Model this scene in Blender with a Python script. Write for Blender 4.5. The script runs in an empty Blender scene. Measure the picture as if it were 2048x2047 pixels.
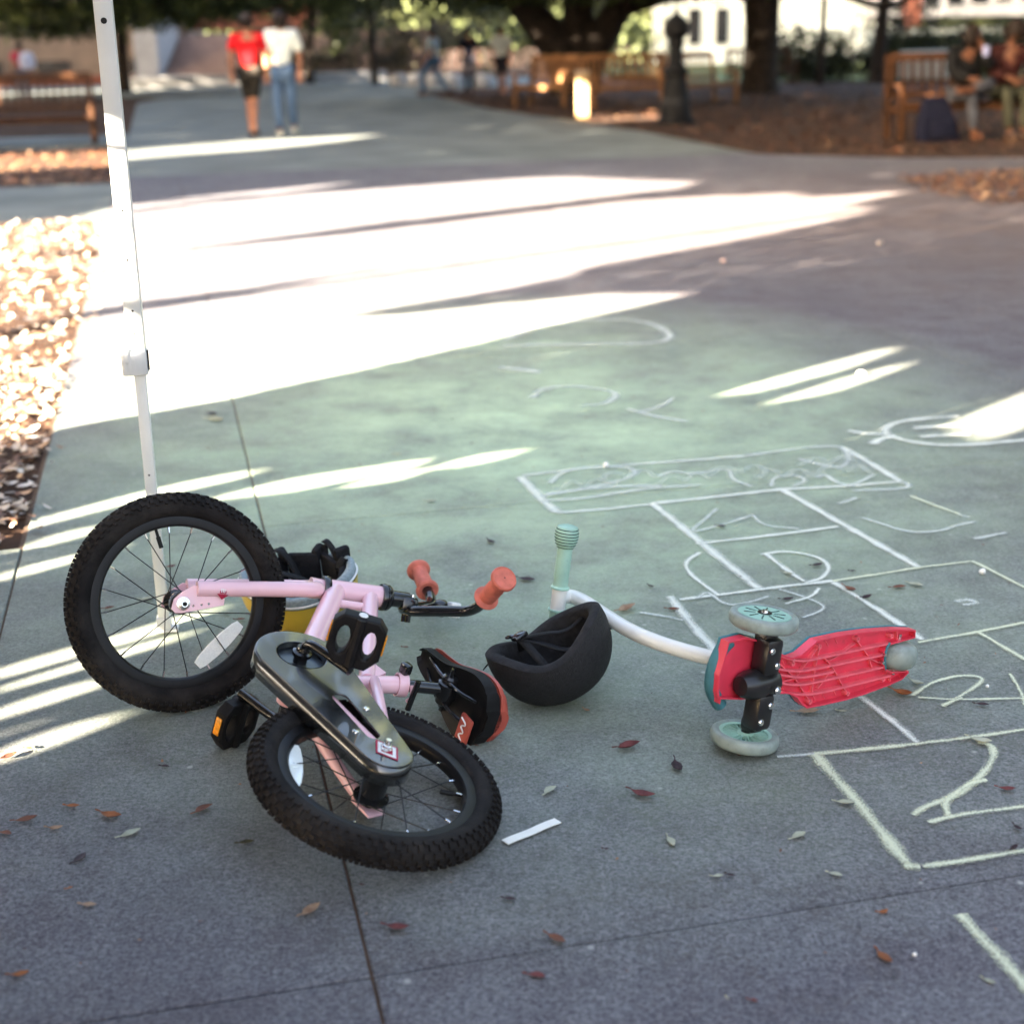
import bpy, bmesh, math, random
import numpy as np
from mathutils import Vector, Matrix
random.seed(7); RNG = np.random.default_rng(11)
sc = bpy.context.scene
COL = sc.collection

# ------------------------------------------------------------------ camera
FPX, CH, YH, ROLL = 2926.0, 1.1725, 95.0, math.radians(1.2)
PITCH = math.atan((1023.5 - YH) / FPX)
_r0 = Vector((1, 0, 0)); FW = Vector((0, math.cos(PITCH), -math.sin(PITCH))); _u0 = Vector((0, math.sin(PITCH), math.cos(PITCH)))
CR = math.cos(ROLL) * _r0 - math.sin(ROLL) * _u0
CU = math.sin(ROLL) * _r0 + math.cos(ROLL) * _u0
CP = Vector((0, 0, CH))
cam_d = bpy.data.cameras.new('camera'); cam = bpy.data.objects.new('camera', cam_d); COL.objects.link(cam)
m = Matrix((CR, CU, -FW)).transposed().to_4x4(); m.translation = CP; cam.matrix_world = m
cam_d.sensor_fit = 'HORIZONTAL'; cam_d.sensor_width = 56.0; cam_d.lens = 80.0
cam_d.clip_start = 0.05; cam_d.clip_end = 2000
cam_d.dof.use_dof = True; cam_d.dof.focus_distance = 2.66; cam_d.dof.aperture_fstop = 4.5; cam_d.dof.aperture_blades = 0
sc.camera = cam

# ------------------------------------------------------------------ light
SUN_EL = math.radians(15.0); SUN_TO = math.radians(40.0)      # light travels towards +40 deg from +x on the ground
S2 = np.array([math.cos(SUN_TO), math.sin(SUN_TO)]); N2 = np.array([-S2[1], S2[0]]); TANE = math.tan(SUN_EL)
w = bpy.data.worlds.new('World'); sc.world = w; w.use_nodes = True
nt = w.node_tree; bg = nt.nodes['Background']
sky = nt.nodes.new('ShaderNodeTexSky'); sky.sky_type = 'NISHITA'; sky.sun_disc = False
sky.sun_elevation = SUN_EL; sky.sun_rotation = math.atan2(-S2[0], -S2[1])
sky.air_density = 0.8; sky.dust_density = 8.0; sky.ozone_density = 0.2
nt.links.new(sky.outputs[0], bg.inputs[0]); bg.inputs[1].default_value = 0.05
sd = bpy.data.lights.new('sun', 'SUN'); sd.energy = 5.0; sd.angle = math.radians(0.35); sd.color = (1.0, 0.86, 0.68)
sun = bpy.data.objects.new('sun', sd); COL.objects.link(sun)
ldir = Vector((S2[0] * math.cos(SUN_EL), S2[1] * math.cos(SUN_EL), -math.sin(SUN_EL)))
sun.rotation_euler = ldir.to_track_quat('-Z', 'Y').to_euler(); sun.location = (-20, -16, 12)
sc.view_settings.view_transform = 'Standard'; sc.view_settings.look = 'None'
sc.view_settings.exposure = 4.92; sc.view_settings.gamma = 1.0; sc.view_settings.use_curve_mapping = False
sc.render.film_transparent = False
sc.cycles.max_bounces = 6; sc.cycles.use_denoising = True

# ------------------------------------------------------------------ helpers
def ray(px, py): return FW + CR * ((px - 1024) / FPX) + CU * ((1023.5 - py) / FPX)
def g(px, py, z=0.0):
    d = ray(px, py); t = (z - CH) / d.z; return CP + d * t
def on_plane(px, py, p, n):
    d = ray(px, py); t = (Vector(p) - CP).dot(n) / d.dot(n); return CP + d * t
def proj(p):
    d = Vector(p) - CP; z = d.dot(FW); return 1024 + FPX * d.dot(CR) / z, 1023.5 - FPX * d.dot(CU) / z
def at_depth(px, py, y):
    d = ray(px, py); return CP + d * (y / d.y)

MATS = {}
def mat(name, col, rough=.6, metal=0., var=.12, scale=30., bump=0., bscale=200., coat=0., spec=None, trans=0., col2=None):
    if name in MATS: return MATS[name]
    if spec is None: spec = .5 if rough < .5 else .18
    mm = bpy.data.materials.new(name); mm.use_nodes = True; t = mm.node_tree; b = t.nodes['Principled BSDF']
    b.inputs['Roughness'].default_value = rough; b.inputs['Metallic'].default_value = metal
    b.inputs['Coat Weight'].default_value = coat; b.inputs['Specular IOR Level'].default_value = spec
    b.inputs['Transmission Weight'].default_value = trans
    tc = t.nodes.new('ShaderNodeTexCoord'); nz = t.nodes.new('ShaderNodeTexNoise'); nz.inputs['Scale'].default_value = scale
    nz.inputs['Detail'].default_value = 6.0; t.links.new(tc.outputs['Object'], nz.inputs['Vector'])
    mx = t.nodes.new('ShaderNodeMix'); mx.data_type = 'RGBA'
    c2 = col2 if col2 else tuple(max(0, c * (1 - 2 * var)) for c in col)
    c1 = col if col2 else tuple(min(1, c * (1 + var)) for c in col)
    mx.inputs['A'].default_value = (*c1, 1); mx.inputs['B'].default_value = (*c2, 1)
    rp = t.nodes.new('ShaderNodeValToRGB'); rp.color_ramp.elements[0].position = .35; rp.color_ramp.elements[1].position = .7
    t.links.new(nz.outputs['Fac'], rp.inputs[0]); t.links.new(rp.outputs[0], mx.inputs['Factor'])
    t.links.new(mx.outputs['Result'], b.inputs['Base Color'])
    if bump > 0:
        n2 = t.nodes.new('ShaderNodeTexNoise'); n2.inputs['Scale'].default_value = bscale; n2.inputs['Detail'].default_value = 4
        t.links.new(tc.outputs['Object'], n2.inputs['Vector'])
        bp = t.nodes.new('ShaderNodeBump'); bp.inputs['Strength'].default_value = bump; bp.inputs['Distance'].default_value = .004
        t.links.new(n2.outputs['Fac'], bp.inputs['Height']); t.links.new(bp.outputs[0], b.inputs['Normal'])
    MATS[name] = mm; return mm

def scuff(mm, col, scale, lo, hi, amount=.8, rough=None):
    # worn or dirty spots: a thresholded noise laid over the base colour
    t = mm.node_tree; b = t.nodes['Principled BSDF']; src = b.inputs['Base Color'].links[0].from_socket
    tc = t.nodes.new('ShaderNodeTexCoord'); n = t.nodes.new('ShaderNodeTexNoise'); n.inputs['Scale'].default_value = scale; n.inputs['Detail'].default_value = 9; n.inputs['Roughness'].default_value = .72
    t.links.new(tc.outputs['Object'], n.inputs['Vector']); r = t.nodes.new('ShaderNodeMapRange'); r.inputs['From Min'].default_value = lo; r.inputs['From Max'].default_value = hi; r.inputs['To Max'].default_value = amount
    t.links.new(n.outputs['Fac'], r.inputs['Value']); mx = t.nodes.new('ShaderNodeMix'); mx.data_type = 'RGBA'; t.links.new(r.outputs[0], mx.inputs['Factor']); t.links.new(src, mx.inputs['A']); mx.inputs['B'].default_value = (*col, 1)
    t.links.new(mx.outputs['Result'], b.inputs['Base Color']); return mm
def tag(o, label=None, cat=None, group=None, kind=None):
    if label: o['label'] = label
    if cat: o['category'] = cat
    if group: o['group'] = group
    if kind: o['kind'] = kind
    return o
def empty(name, label=None, cat=None, mw=None, group=None):
    o = bpy.data.objects.new(name, None); COL.objects.link(o); o.empty_display_size = .05
    if mw is not None: o.matrix_world = mw
    return tag(o, label, cat, group)
def link(name, me, mt, parent=None, mw=None):
    o = bpy.data.objects.new(name, me); COL.objects.link(o)
    if mt and not me.materials: me.materials.append(mt)
    if parent: o.parent = parent
    if mw is not None: o.matrix_local = mw
    return o

class MB:
    def __init__(s): s.v = []; s.f = []
    def add(s, vs, fs):
        o = len(s.v); s.v += [tuple(v) for v in vs]; s.f += [tuple(i + o for i in f) for f in fs]; return s
    def box(s, c, sz, M=None, bev=0.0):
        x, y, z = (a / 2 for a in sz); c = Vector(c)
        if bev <= 0:
            vs = [Vector((i * x, j * y, k * z)) for k in (-1, 1) for j in (-1, 1) for i in (-1, 1)]
            fs = [(0, 2, 3, 1), (4, 5, 7, 6), (0, 1, 5, 4), (2, 6, 7, 3), (0, 4, 6, 2), (1, 3, 7, 5)]
        else:
            bm = bmesh.new(); bmesh.ops.create_cube(bm, size=1.0)
            for v in bm.verts: v.co = Vector((v.co.x * 2 * x, v.co.y * 2 * y, v.co.z * 2 * z))
            bmesh.ops.bevel(bm, geom=list(bm.edges), offset=bev, segments=2, affect='EDGES', profile=.5)
            bm.verts.index_update(); vs = [v.co.copy() for v in bm.verts]; fs = [[v.index for v in f.verts] for f in bm.faces]; bm.free()
        if M is not None: vs = [M @ v for v in vs]
        return s.add([v + c for v in vs], fs)
    def tube(s, pts, r, n=12, cap=True, flat=None):
        pts = [Vector(p) for p in pts]; k = len(pts)
        rs = list(r) if isinstance(r, (list, tuple)) else [r] * k
        vs = []; prev = None
        for i, p in enumerate(pts):
            t = (pts[min(i + 1, k - 1)] - pts[max(i - 1, 0)]).normalized()
            if prev is None:
                a = t.orthogonal().normalized() if flat is None else (Vector(flat) - t * Vector(flat).dot(t)).normalized()
            else: a = (prev - t * prev.dot(t)).normalized()
            prev = a; b = t.cross(a)
            for j in range(n):
                th = 2 * math.pi * j / n; vs.append(p + (a * math.cos(th) + b * math.sin(th)) * rs[i])
        fs = [(i * n + j, i * n + (j + 1) % n, (i + 1) * n + (j + 1) % n, (i + 1) * n + j) for i in range(k - 1) for j in range(n)]
        if cap: fs += [tuple(reversed(range(n))), tuple(range((k - 1) * n, k * n))]
        return s.add(vs, fs)
    def lathe(s, prof, o=(0, 0, 0), axis=(0, 0, 1), n=24, closed=False):
        ax = Vector(axis).normalized(); a = ax.orthogonal().normalized(); b = ax.cross(a); o = Vector(o); k = len(prof)
        vs = [o + ax * h + (a * math.cos(2 * math.pi * j / n) + b * math.sin(2 * math.pi * j / n)) * max(r, 1e-5) for (r, h) in prof for j in range(n)]
        kk = k if closed else k - 1
        fs = [(i * n + j, i * n + (j + 1) % n, ((i + 1) % k) * n + (j + 1) % n, ((i + 1) % k) * n + j) for i in range(kk) for j in range(n)]
        return s.add(vs, fs)
    def torus(s, c, axis, R, r, n=48, k=12, sx=1.0):
        prof = [(R + r * math.cos(2 * math.pi * i / k), r * sx * math.sin(2 * math.pi * i / k)) for i in range(k)]
        return s.lathe(prof, c, axis, n, True)
    def build(s, name, mt, parent=None, smooth=True, mw=None, angle=38):
        me = bpy.data.meshes.new(name); me.from_pydata(s.v, [], s.f); me.update()
        if smooth:
            me.polygons.foreach_set('use_smooth', [True] * len(me.polygons)); me.set_sharp_from_angle(angle=math.radians(angle))
        return link(name, me, mt, parent, mw)

def plate_mesh(outline, holes, thick, bevel, name, M=None):
    """Flat plate with holes: a filled 2D curve, extruded and bevelled, turned into a mesh."""
    cu = bpy.data.curves.new(name, 'CURVE'); cu.dimensions = '2D'; cu.fill_mode = 'BOTH'
    cu.extrude = max(thick / 2 - bevel, 1e-4); cu.bevel_depth = bevel; cu.bevel_resolution = 2; cu.offset = -bevel
    for poly in [outline] + holes:
        sp = cu.splines.new('POLY'); sp.points.add(len(poly) - 1); sp.use_cyclic_u = True
        for i, p in enumerate(poly): sp.points[i].co = (p[0], p[1], 0, 1)
    ob = bpy.data.objects.new(name, cu); COL.objects.link(ob)
    dg = bpy.context.evaluated_depsgraph_get(); dg.update()
    me = bpy.data.meshes.new_from_object(ob.evaluated_get(dg)); bpy.data.objects.remove(ob); bpy.data.curves.remove(cu)
    me.materials.clear()
    if M is not None: me.transform(M)
    me.polygons.foreach_set('use_smooth', [True] * len(me.polygons)); me.set_sharp_from_angle(angle=math.radians(40))
    return me

def smooth_path(pts, it=2):
    pts = [Vector(p) for p in pts]
    for _ in range(it):
        q = [pts[0]]
        for a, b in zip(pts, pts[1:]): q += [a.lerp(b, .25), a.lerp(b, .75)]
        q.append(pts[-1]); pts = q
    return pts

# grid of the paving: a across, b along (13 deg off the view)
GA = math.radians(12.95)
AX = Vector((math.cos(GA), math.sin(GA), 0)); BX = Vector((-math.sin(GA), math.cos(GA), 0))
def G(a, b, z=0): return AX * a + BX * b + Vector((0, 0, z))

# ------------------------------------------------------------------ materials
def concrete():
    mm = bpy.data.materials.new('concrete'); mm.use_nodes = True; t = mm.node_tree; b = t.nodes['Principled BSDF']
    L = t.links.new; N = t.nodes.new
    geo = N('ShaderNodeNewGeometry'); oi = N('ShaderNodeObjectInfo')
    def noise(sc_, det=5, rough=.6):
        n = N('ShaderNodeTexNoise'); n.inputs['Scale'].default_value = sc_; n.inputs['Detail'].default_value = det; n.inputs['Roughness'].default_value = rough
        L(geo.outputs['Position'], n.inputs['Vector']); return n.outputs['Fac']
    def ramp(src, p0, p1, c0=(0, 0, 0, 1), c1=(1, 1, 1, 1)):
        r = N('ShaderNodeValToRGB'); r.color_ramp.elements[0].position = p0; r.color_ramp.elements[1].position = p1
        r.color_ramp.elements[0].color = c0; r.color_ramp.elements[1].color = c1; L(src, r.inputs[0]); return r.outputs[0]
    def mix(f, a, c, mode='MIX'):
        x = N('ShaderNodeMix'); x.data_type = 'RGBA'; x.blend_type = mode
        for s_, v in (('Factor', f), ('A', a), ('B', c)):
            if isinstance(v, (int, float)): x.inputs[s_].default_value = v
            elif isinstance(v, tuple): x.inputs[s_].default_value = v
            else: L(v, x.inputs[s_])
        return x.outputs['Result']
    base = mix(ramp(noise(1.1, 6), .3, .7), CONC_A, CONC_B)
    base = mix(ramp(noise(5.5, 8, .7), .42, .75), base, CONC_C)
    # fine aggregate speckle
    sp = ramp(noise(135, 3, .95), .32, .68, (.36, .36, .38, 1), (1.68, 1.68, 1.64, 1))
    base = mix(1.0, base, sp, 'MULTIPLY')
    sp2 = ramp(noise(60, 4, .7), .3, .7, (.74, .74, .76, 1), (1.24, 1.24, 1.22, 1))
    base = mix(1.0, base, sp2, 'MULTIPLY')
    # dark tyre and drip stains
    st = ramp(noise(2.3, 6, .65), .60, .78); base = mix(mix(1.0, st, (.42, .42, .42, 1), 'MULTIPLY'), base, (.12, .115, .12, 1))
    # gum spots and grease dots
    vo = N('ShaderNodeTexVoronoi'); vo.inputs['Scale'].default_value = 2.1; vo.inputs['Randomness'].default_value = 1.0; L(geo.outputs['Position'], vo.inputs['Vector'])
    gum = ramp(vo.outputs['Distance'], .035, .05, (.55, .55, .55, 1), (0, 0, 0, 1)); base = mix(gum, base, (.07, .065, .07, 1))
    vo2 = N('ShaderNodeTexVoronoi'); vo2.inputs['Scale'].default_value = 9.0; L(geo.outputs['Position'], vo2.inputs['Vector'])
    pit = ramp(vo2.outputs['Distance'], .03, .06, (.6, .6, .6, 1), (0, 0, 0, 1)); base = mix(pit, base, (.45, .45, .42, 1))
    # hairline cracks: thin ridges of a warped noise
    cn = noise(.55, 8, .62); sb = N('ShaderNodeMath'); sb.operation = 'SUBTRACT'; L(cn, sb.inputs[0]); sb.inputs[1].default_value = .5; ab = N('ShaderNodeMath'); ab.operation = 'ABSOLUTE'; L(sb.outputs[0], ab.inputs[0])
    crk = ramp(ab.outputs[0], .0008, .0022, (.35, .35, .35, 1), (0, 0, 0, 1)); base = mix(crk, base, (.06, .05, .045, 1))
    # warm lens cast on the right, painted into the concrete as brown
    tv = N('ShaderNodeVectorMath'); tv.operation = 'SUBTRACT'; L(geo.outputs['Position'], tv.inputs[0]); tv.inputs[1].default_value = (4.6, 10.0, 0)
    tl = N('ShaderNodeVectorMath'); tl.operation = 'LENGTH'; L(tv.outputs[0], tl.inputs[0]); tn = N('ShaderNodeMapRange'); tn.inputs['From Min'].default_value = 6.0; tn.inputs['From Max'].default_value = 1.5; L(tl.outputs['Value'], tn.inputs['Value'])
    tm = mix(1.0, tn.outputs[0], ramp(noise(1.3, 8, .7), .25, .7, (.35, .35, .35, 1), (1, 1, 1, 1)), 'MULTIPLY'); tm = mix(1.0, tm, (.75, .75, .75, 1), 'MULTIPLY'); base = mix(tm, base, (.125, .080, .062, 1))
    # chalk dust round the hopscotch, plus a green lens cast and bright centre painted in
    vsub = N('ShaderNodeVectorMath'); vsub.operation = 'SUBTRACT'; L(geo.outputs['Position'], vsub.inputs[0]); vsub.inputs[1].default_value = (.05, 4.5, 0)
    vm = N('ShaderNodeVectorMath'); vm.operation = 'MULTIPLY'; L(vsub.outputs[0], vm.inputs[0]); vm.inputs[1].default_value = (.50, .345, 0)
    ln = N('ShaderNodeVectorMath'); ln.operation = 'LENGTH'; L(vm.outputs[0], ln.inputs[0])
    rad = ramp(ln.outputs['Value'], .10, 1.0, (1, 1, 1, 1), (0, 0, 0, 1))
    dust_cast = mix(1.0, rad, ramp(noise(2.6, 9, .75), .33, .66, (.30, .30, .30, 1), (1, 1, 1, 1)), 'MULTIPLY')
    dust_cast = mix(1.0, dust_cast, (DUST_CAST, DUST_CAST, DUST_CAST, 1), 'MULTIPLY')
    base = mix(dust_cast, base, (.50, .64, .425, 1))
    L(base, b.inputs['Base Color'])
    b.inputs['Roughness'].default_value = .88; b.inputs['Specular IOR Level'].default_value = .12
    bp = N('ShaderNodeBump'); bp.inputs['Strength'].default_value = .55; bp.inputs['Distance'].default_value = .003
    n1 = noise(260, 3, .8); L(n1, bp.inputs['Height']); L(bp.outputs[0], b.inputs['Normal'])
    MATS['concrete'] = mm; return mm
CONC_A = (.122, .120, .136, 1); CONC_B = (.160, .158, .168, 1); CONC_C = (.090, .080, .092, 1); DUST_CAST = .95
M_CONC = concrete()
M_JOINT = mat('joint_dirt', (.10, .065, .045), .95)
M_EARTH = mat('mulch_earth', (.055, .028, .016), .95, var=.35, scale=6, bump=.8, bscale=60)
M_PATH = mat('far_concrete', (.152, .166, .156), .85, var=.15, scale=1.2, bump=.2, bscale=90)
M_GRASS = mat('grass', (.07, .09, .025), .9, var=.4, scale=9)
def chalk_mat(name, col, lo, hi):
    mm = bpy.data.materials.new(name); mm.use_nodes = True; t = mm.node_tree; b = t.nodes['Principled BSDF']; L = t.links.new
    b.inputs['Base Color'].default_value = (*col, 1); b.inputs['Roughness'].default_value = .95
    geo = t.nodes.new('ShaderNodeNewGeometry'); n = t.nodes.new('ShaderNodeTexNoise'); n.inputs['Scale'].default_value = 330; n.inputs['Detail'].default_value = 3
    n3 = t.nodes.new('ShaderNodeTexNoise'); n3.inputs['Scale'].default_value = 14; n3.inputs['Detail'].default_value = 3
    L(geo.outputs['Position'], n.inputs['Vector']); L(geo.outputs['Position'], n3.inputs['Vector'])
    ad = t.nodes.new('ShaderNodeMath'); ad.operation = 'MULTIPLY_ADD'; L(n3.outputs['Fac'], ad.inputs[0]); ad.inputs[1].default_value = .6; L(n.outputs['Fac'], ad.inputs[2])
    uv = t.nodes.new('ShaderNodeUVMap'); sx = t.nodes.new('ShaderNodeSeparateXYZ'); L(uv.outputs[0], sx.inputs[0])
    # thinner chalk towards the two edges of a stroke (v runs 0..1 across)
    pk = t.nodes.new('ShaderNodeMath'); pk.operation = 'PINGPONG'; L(sx.outputs['Y'], pk.inputs[0]); pk.inputs[1].default_value = .5
    a2 = t.nodes.new('ShaderNodeMath'); a2.operation = 'MULTIPLY_ADD'; L(pk.outputs[0], a2.inputs[0]); a2.inputs[1].default_value = 1.3; L(ad.outputs[0], a2.inputs[2])
    r = t.nodes.new('ShaderNodeMapRange'); r.inputs['From Min'].default_value = lo; r.inputs['From Max'].default_value = hi; r.clamp = True; r.inputs['To Max'].default_value = .82
    L(a2.outputs[0], r.inputs['Value']); L(r.outputs[0], b.inputs['Alpha'])
    return mm
CHALK_W = chalk_mat('chalk_white', (.76, .79, .70), .86, 1.36)
CHALK_F = chalk_mat('chalk_faint', (.70, .74, .68), .80, 1.65)
CHALK_G = chalk_mat('chalk_smudged', (.66, .72, .64), .95, 2.3)
CHALK_Y = chalk_mat('chalk_yellow', (.70, .73, .52), .90, 1.42)

# ================================================================== the setting
def sheet(name, pts, z, mt, kind='structure', parent=None):
    n = len(pts); V_ = [(p[0], p[1], z_) for z_ in (z, z - .09) for p in pts]; ar = sum(pts[i][0] * pts[(i + 1) % n][1] - pts[(i + 1) % n][0] * pts[i][1] for i in range(n))
    from mathutils.geometry import tessellate_polygon
    F_ = [tuple(f) for f in tessellate_polygon([[Vector((p[0], p[1], 0)) for p in pts]])]
    F_ = [f if ((V_[f[1]][0] - V_[f[0]][0]) * (V_[f[2]][1] - V_[f[0]][1]) - (V_[f[2]][0] - V_[f[0]][0]) * (V_[f[1]][1] - V_[f[0]][1])) > 0 else f[::-1] for f in F_]
    F_ += [((i, i + n, (i + 1) % n + n, (i + 1) % n) if ar > 0 else (i, (i + 1) % n, (i + 1) % n + n, i + n)) for i in range(n)]
    me = bpy.data.meshes.new(name); me.from_pydata(V_, [], F_); me.update()
    o = link(name, me, mt, parent); 
    if parent is None: o['kind'] = kind
    return o
# one earth sheet to the horizon
sheet('ground', [(-900, -300), (900, -300), (900, 1500), (-900, 1500)], -.06, M_EARTH)

# paving of poured slabs: every slab its own piece, joints recessed between them
pav = empty('pavement'); pav['kind'] = 'structure'
a_j = [-2.95, -.42, .18, 2.90, 5.62, 8.34, 11.06]; b_j = [-2.33, -.33, 1.67, 3.67, 5.67, 7.67, 9.67, 11.67, 13.67, 15.67]
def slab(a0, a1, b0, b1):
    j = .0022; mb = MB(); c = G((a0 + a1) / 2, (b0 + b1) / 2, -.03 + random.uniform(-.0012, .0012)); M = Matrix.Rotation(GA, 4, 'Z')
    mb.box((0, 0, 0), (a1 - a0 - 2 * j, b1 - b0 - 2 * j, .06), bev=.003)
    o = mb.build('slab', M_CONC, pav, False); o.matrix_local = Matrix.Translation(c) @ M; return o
for ia in range(len(a_j) - 1):
    for ib in range(len(b_j) - 1):
        a0, a1, b0, b1 = a_j[ia], a_j[ia + 1], b_j[ib], b_j[ib + 1]
        if ia == 0 and b0 > 3.6: continue            # the leaf bed lies there
        slab(a0, a1, b0, b1)
jb = [G(-2.9, -2.3), G(11, -2.3), G(11, 15.6), G(-.43, 15.6), G(-.43, 3.66), G(-2.9, 3.66)]
sheet('joint_bed', jb, -.0045, M_JOINT, parent=pav)

# walk that carries on beyond the slabs, and the side paths
def curve_pts(px): return [g(*p) for p in px]
walk = [G(-.42, 15.67), G(11.06, 15.67)] + [g(2300, 318), g(2048, 312), g(1800, 312), g(1600, 312), g(1515, 306), g(1400, 282), g(1280, 258), g(1150, 238), g(1060, 226), g(980, 214), g(900, 196), g(830, 184), g(720, 180), g(600, 186)] + [g(330, 196), G(-.42, 40)]
sheet('walkway', walk, -.004, M_PATH)
side = [G(-.424, 11.7), G(-.424, 15.0), G(-14, 15.0), G(-14, 11.7)]
sheet('side_path', side, -.004, M_PATH)
sheet('back_path', [G(-.424, 21.6), G(-.424, 24.4), G(-20, 24.4), G(-20, 21.6)], -.004, M_PATH)
sheet('plaza', [(-40, 46), (6, 46), (6, 64), (-40, 64)], -.008, M_PATH)
sheet('lawn', [(4, 47), (70, 47), (70, 90), (4, 90)], -.008, M_GRASS)

# ---- leaf litter lying on the beds (nobody could count it)
LEAF_COLS = [(.20, .075, .028), (.27, .12, .05), (.11, .045, .022), (.36, .21, .11), (.15, .06, .033), (.065, .032, .02)]
def litter_mat():
    mm = bpy.data.materials.new('leaf_litter'); mm.use_nodes = True; t = mm.node_tree; b = t.nodes['Principled BSDF']
    gi = t.nodes.new('ShaderNodeNewGeometry'); r = t.nodes.new('ShaderNodeValToRGB'); t.links.new(gi.outputs['Random Per Island'], r.inputs[0])
    r.color_ramp.interpolation = 'CONSTANT'
    while len(r.color_ramp.elements) < 6: r.color_ramp.elements.new(.5)
    for i, c in enumerate(LEAF_COLS): r.color_ramp.elements[i].position = i / 6; r.color_ramp.elements[i].color = (*c, 1)
    t.links.new(r.outputs[0], b.inputs['Base Color']); b.inputs['Roughness'].default_value = .7
    return mm
M_LITTER = litter_mat()
def litter(name, label, region, n, size, zmax=.03, z0=0., mt=None):
    pts = np.array([(p[0], p[1]) for p in region]); lo, hi = pts.min(0), pts.max(0); out = []
    while len(out) < n:
        c = lo + (hi - lo) * RNG.random((n, 2)); k = inpoly(c, pts); out += list(c[k])
    out = np.array(out[:n]); V = []; F = []
    for i, (x, y) in enumerate(out):
        L = size * random.uniform(.6, 1.25); W = L * random.uniform(.35, .5); th = random.uniform(0, 6.28); cu = random.uniform(-.25, .5) * L
        z = z0 + random.uniform(.001, zmax); tx, ty = random.uniform(-.4, .4), random.uniform(-.4, .4); c, s_ = math.cos(th), math.sin(th)
        o = len(V)
        for (a, b_, cc) in ((-L / 2, 0, 1), (-L * .1, -W / 2, .25), (-L * .1, W / 2, .25), (L * .25, -W * .42, .4), (L * .25, W * .42, .4), (L / 2, 0, 1.0), (0, 0, 0)):
            V.append((x + a * c - b_ * s_, y + a * s_ + b_ * c, max(z0 + .0005, z + cu * cc * .5 + a * tx + b_ * ty)))
        F += [(o, o + 1, o + 6), (o, o + 6, o + 2), (o + 1, o + 3, o + 6), (o + 6, o + 4, o + 2), (o + 3, o + 5, o + 6), (o + 6, o + 5, o + 4)]
    me = bpy.data.meshes.new(name); me.from_pydata(V, [], F); me.update()
    o = link(name, me, mt or M_LITTER); return tag(o, label, 'leaves', kind='stuff')
def inpoly(P, poly):
    P = np.asarray(P, float); poly = np.asarray(poly, float); x, y = P[:, 0], P[:, 1]; ins = np.zeros(len(P), bool)
    for (x1, y1), (x2, y2) in zip(poly, np.roll(poly, -1, 0)):
        c = ((y1 > y) != (y2 > y)); ins ^= c & (x < (x2 - x1) * (y - y1) / (y2 - y1 + 1e-12) + x1)
    return ins
def sheetpts(*ab): return [G(*q) for q in ab]
M_LITSUN = M_LITTER.copy(); M_LITSUN.name = 'sunlit_litter'  # lighter copy, the sunlight on the left bed painted into its leaf colours
for e_, c_ in zip(M_LITSUN.node_tree.nodes['Color Ramp'].color_ramp.elements, [(.62, .53, .43), (.50, .40, .30), (.24, .12, .06), (.68, .60, .52), (.36, .23, .14), (.13, .06, .033)]): e_.color = (*c_, 1)
sheet('leaf_bed', sheetpts((-.424, 3.675), (-.424, 11.69), (-5, 11.69), (-5, 3.675)), -.012, M_EARTH)
litter('leaf_litter', 'brown dry leaves heaped on the bed left of the paving', sheetpts((-.44, 3.69), (-.42, 6.2), (-3.0, 6.2), (-3.0, 3.69)), 9500, .045, .03, -.01, M_LITSUN)
litter('leaf_litter', 'sunlit brown leaves on the bed up to the side path', sheetpts((-.43, 6.2), (-.41, 11.72), (-3.6, 11.72), (-3.6, 6.2)), 6500, .05, .035, -.01, M_LITSUN)
litter('leaf_litter', 'dry leaves spilt from the left bed over the edge of the paving', sheetpts((-.44, 3.69), (-.40, 11.6), (-.30, 11.6), (-.36, 3.69)), 90, .04, .012, .001, M_LITSUN)
litter('leaf_litter', 'leaf crumbs and grit strewn thinly over the paving', sheetpts((-2.5, .9), (4, .9), (4, 9), (-.42, 9)), 900, .0085, .003, .0015)
litter('leaf_litter', 'brown leaves covering the bed before the left bench', sheetpts((-.44, 15.05), (-.40, 21.5), (-5, 21.5), (-5, 15.05)), 5000, .07, .04, -.055)
litter('leaf_litter', 'orange leaves in the verge at the right of the paving', [g(1790, 362), g(1900, 352), g(2120, 340), g(2200, 410), g(1990, 408), g(1850, 385)], 1500, .06, .05, 0)
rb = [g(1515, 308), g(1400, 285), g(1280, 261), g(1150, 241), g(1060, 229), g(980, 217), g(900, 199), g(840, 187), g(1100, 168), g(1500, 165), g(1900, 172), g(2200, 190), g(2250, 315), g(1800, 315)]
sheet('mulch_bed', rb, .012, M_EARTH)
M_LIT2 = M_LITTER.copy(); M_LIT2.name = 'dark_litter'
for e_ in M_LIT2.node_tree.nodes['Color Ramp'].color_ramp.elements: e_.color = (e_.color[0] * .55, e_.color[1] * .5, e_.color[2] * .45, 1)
o_ = litter('leaf_litter', 'dark brown mulch and leaves under the trees on the right', rb, 12000, .09, .03, .014); o_.data.materials[0] = M_LIT2

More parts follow.
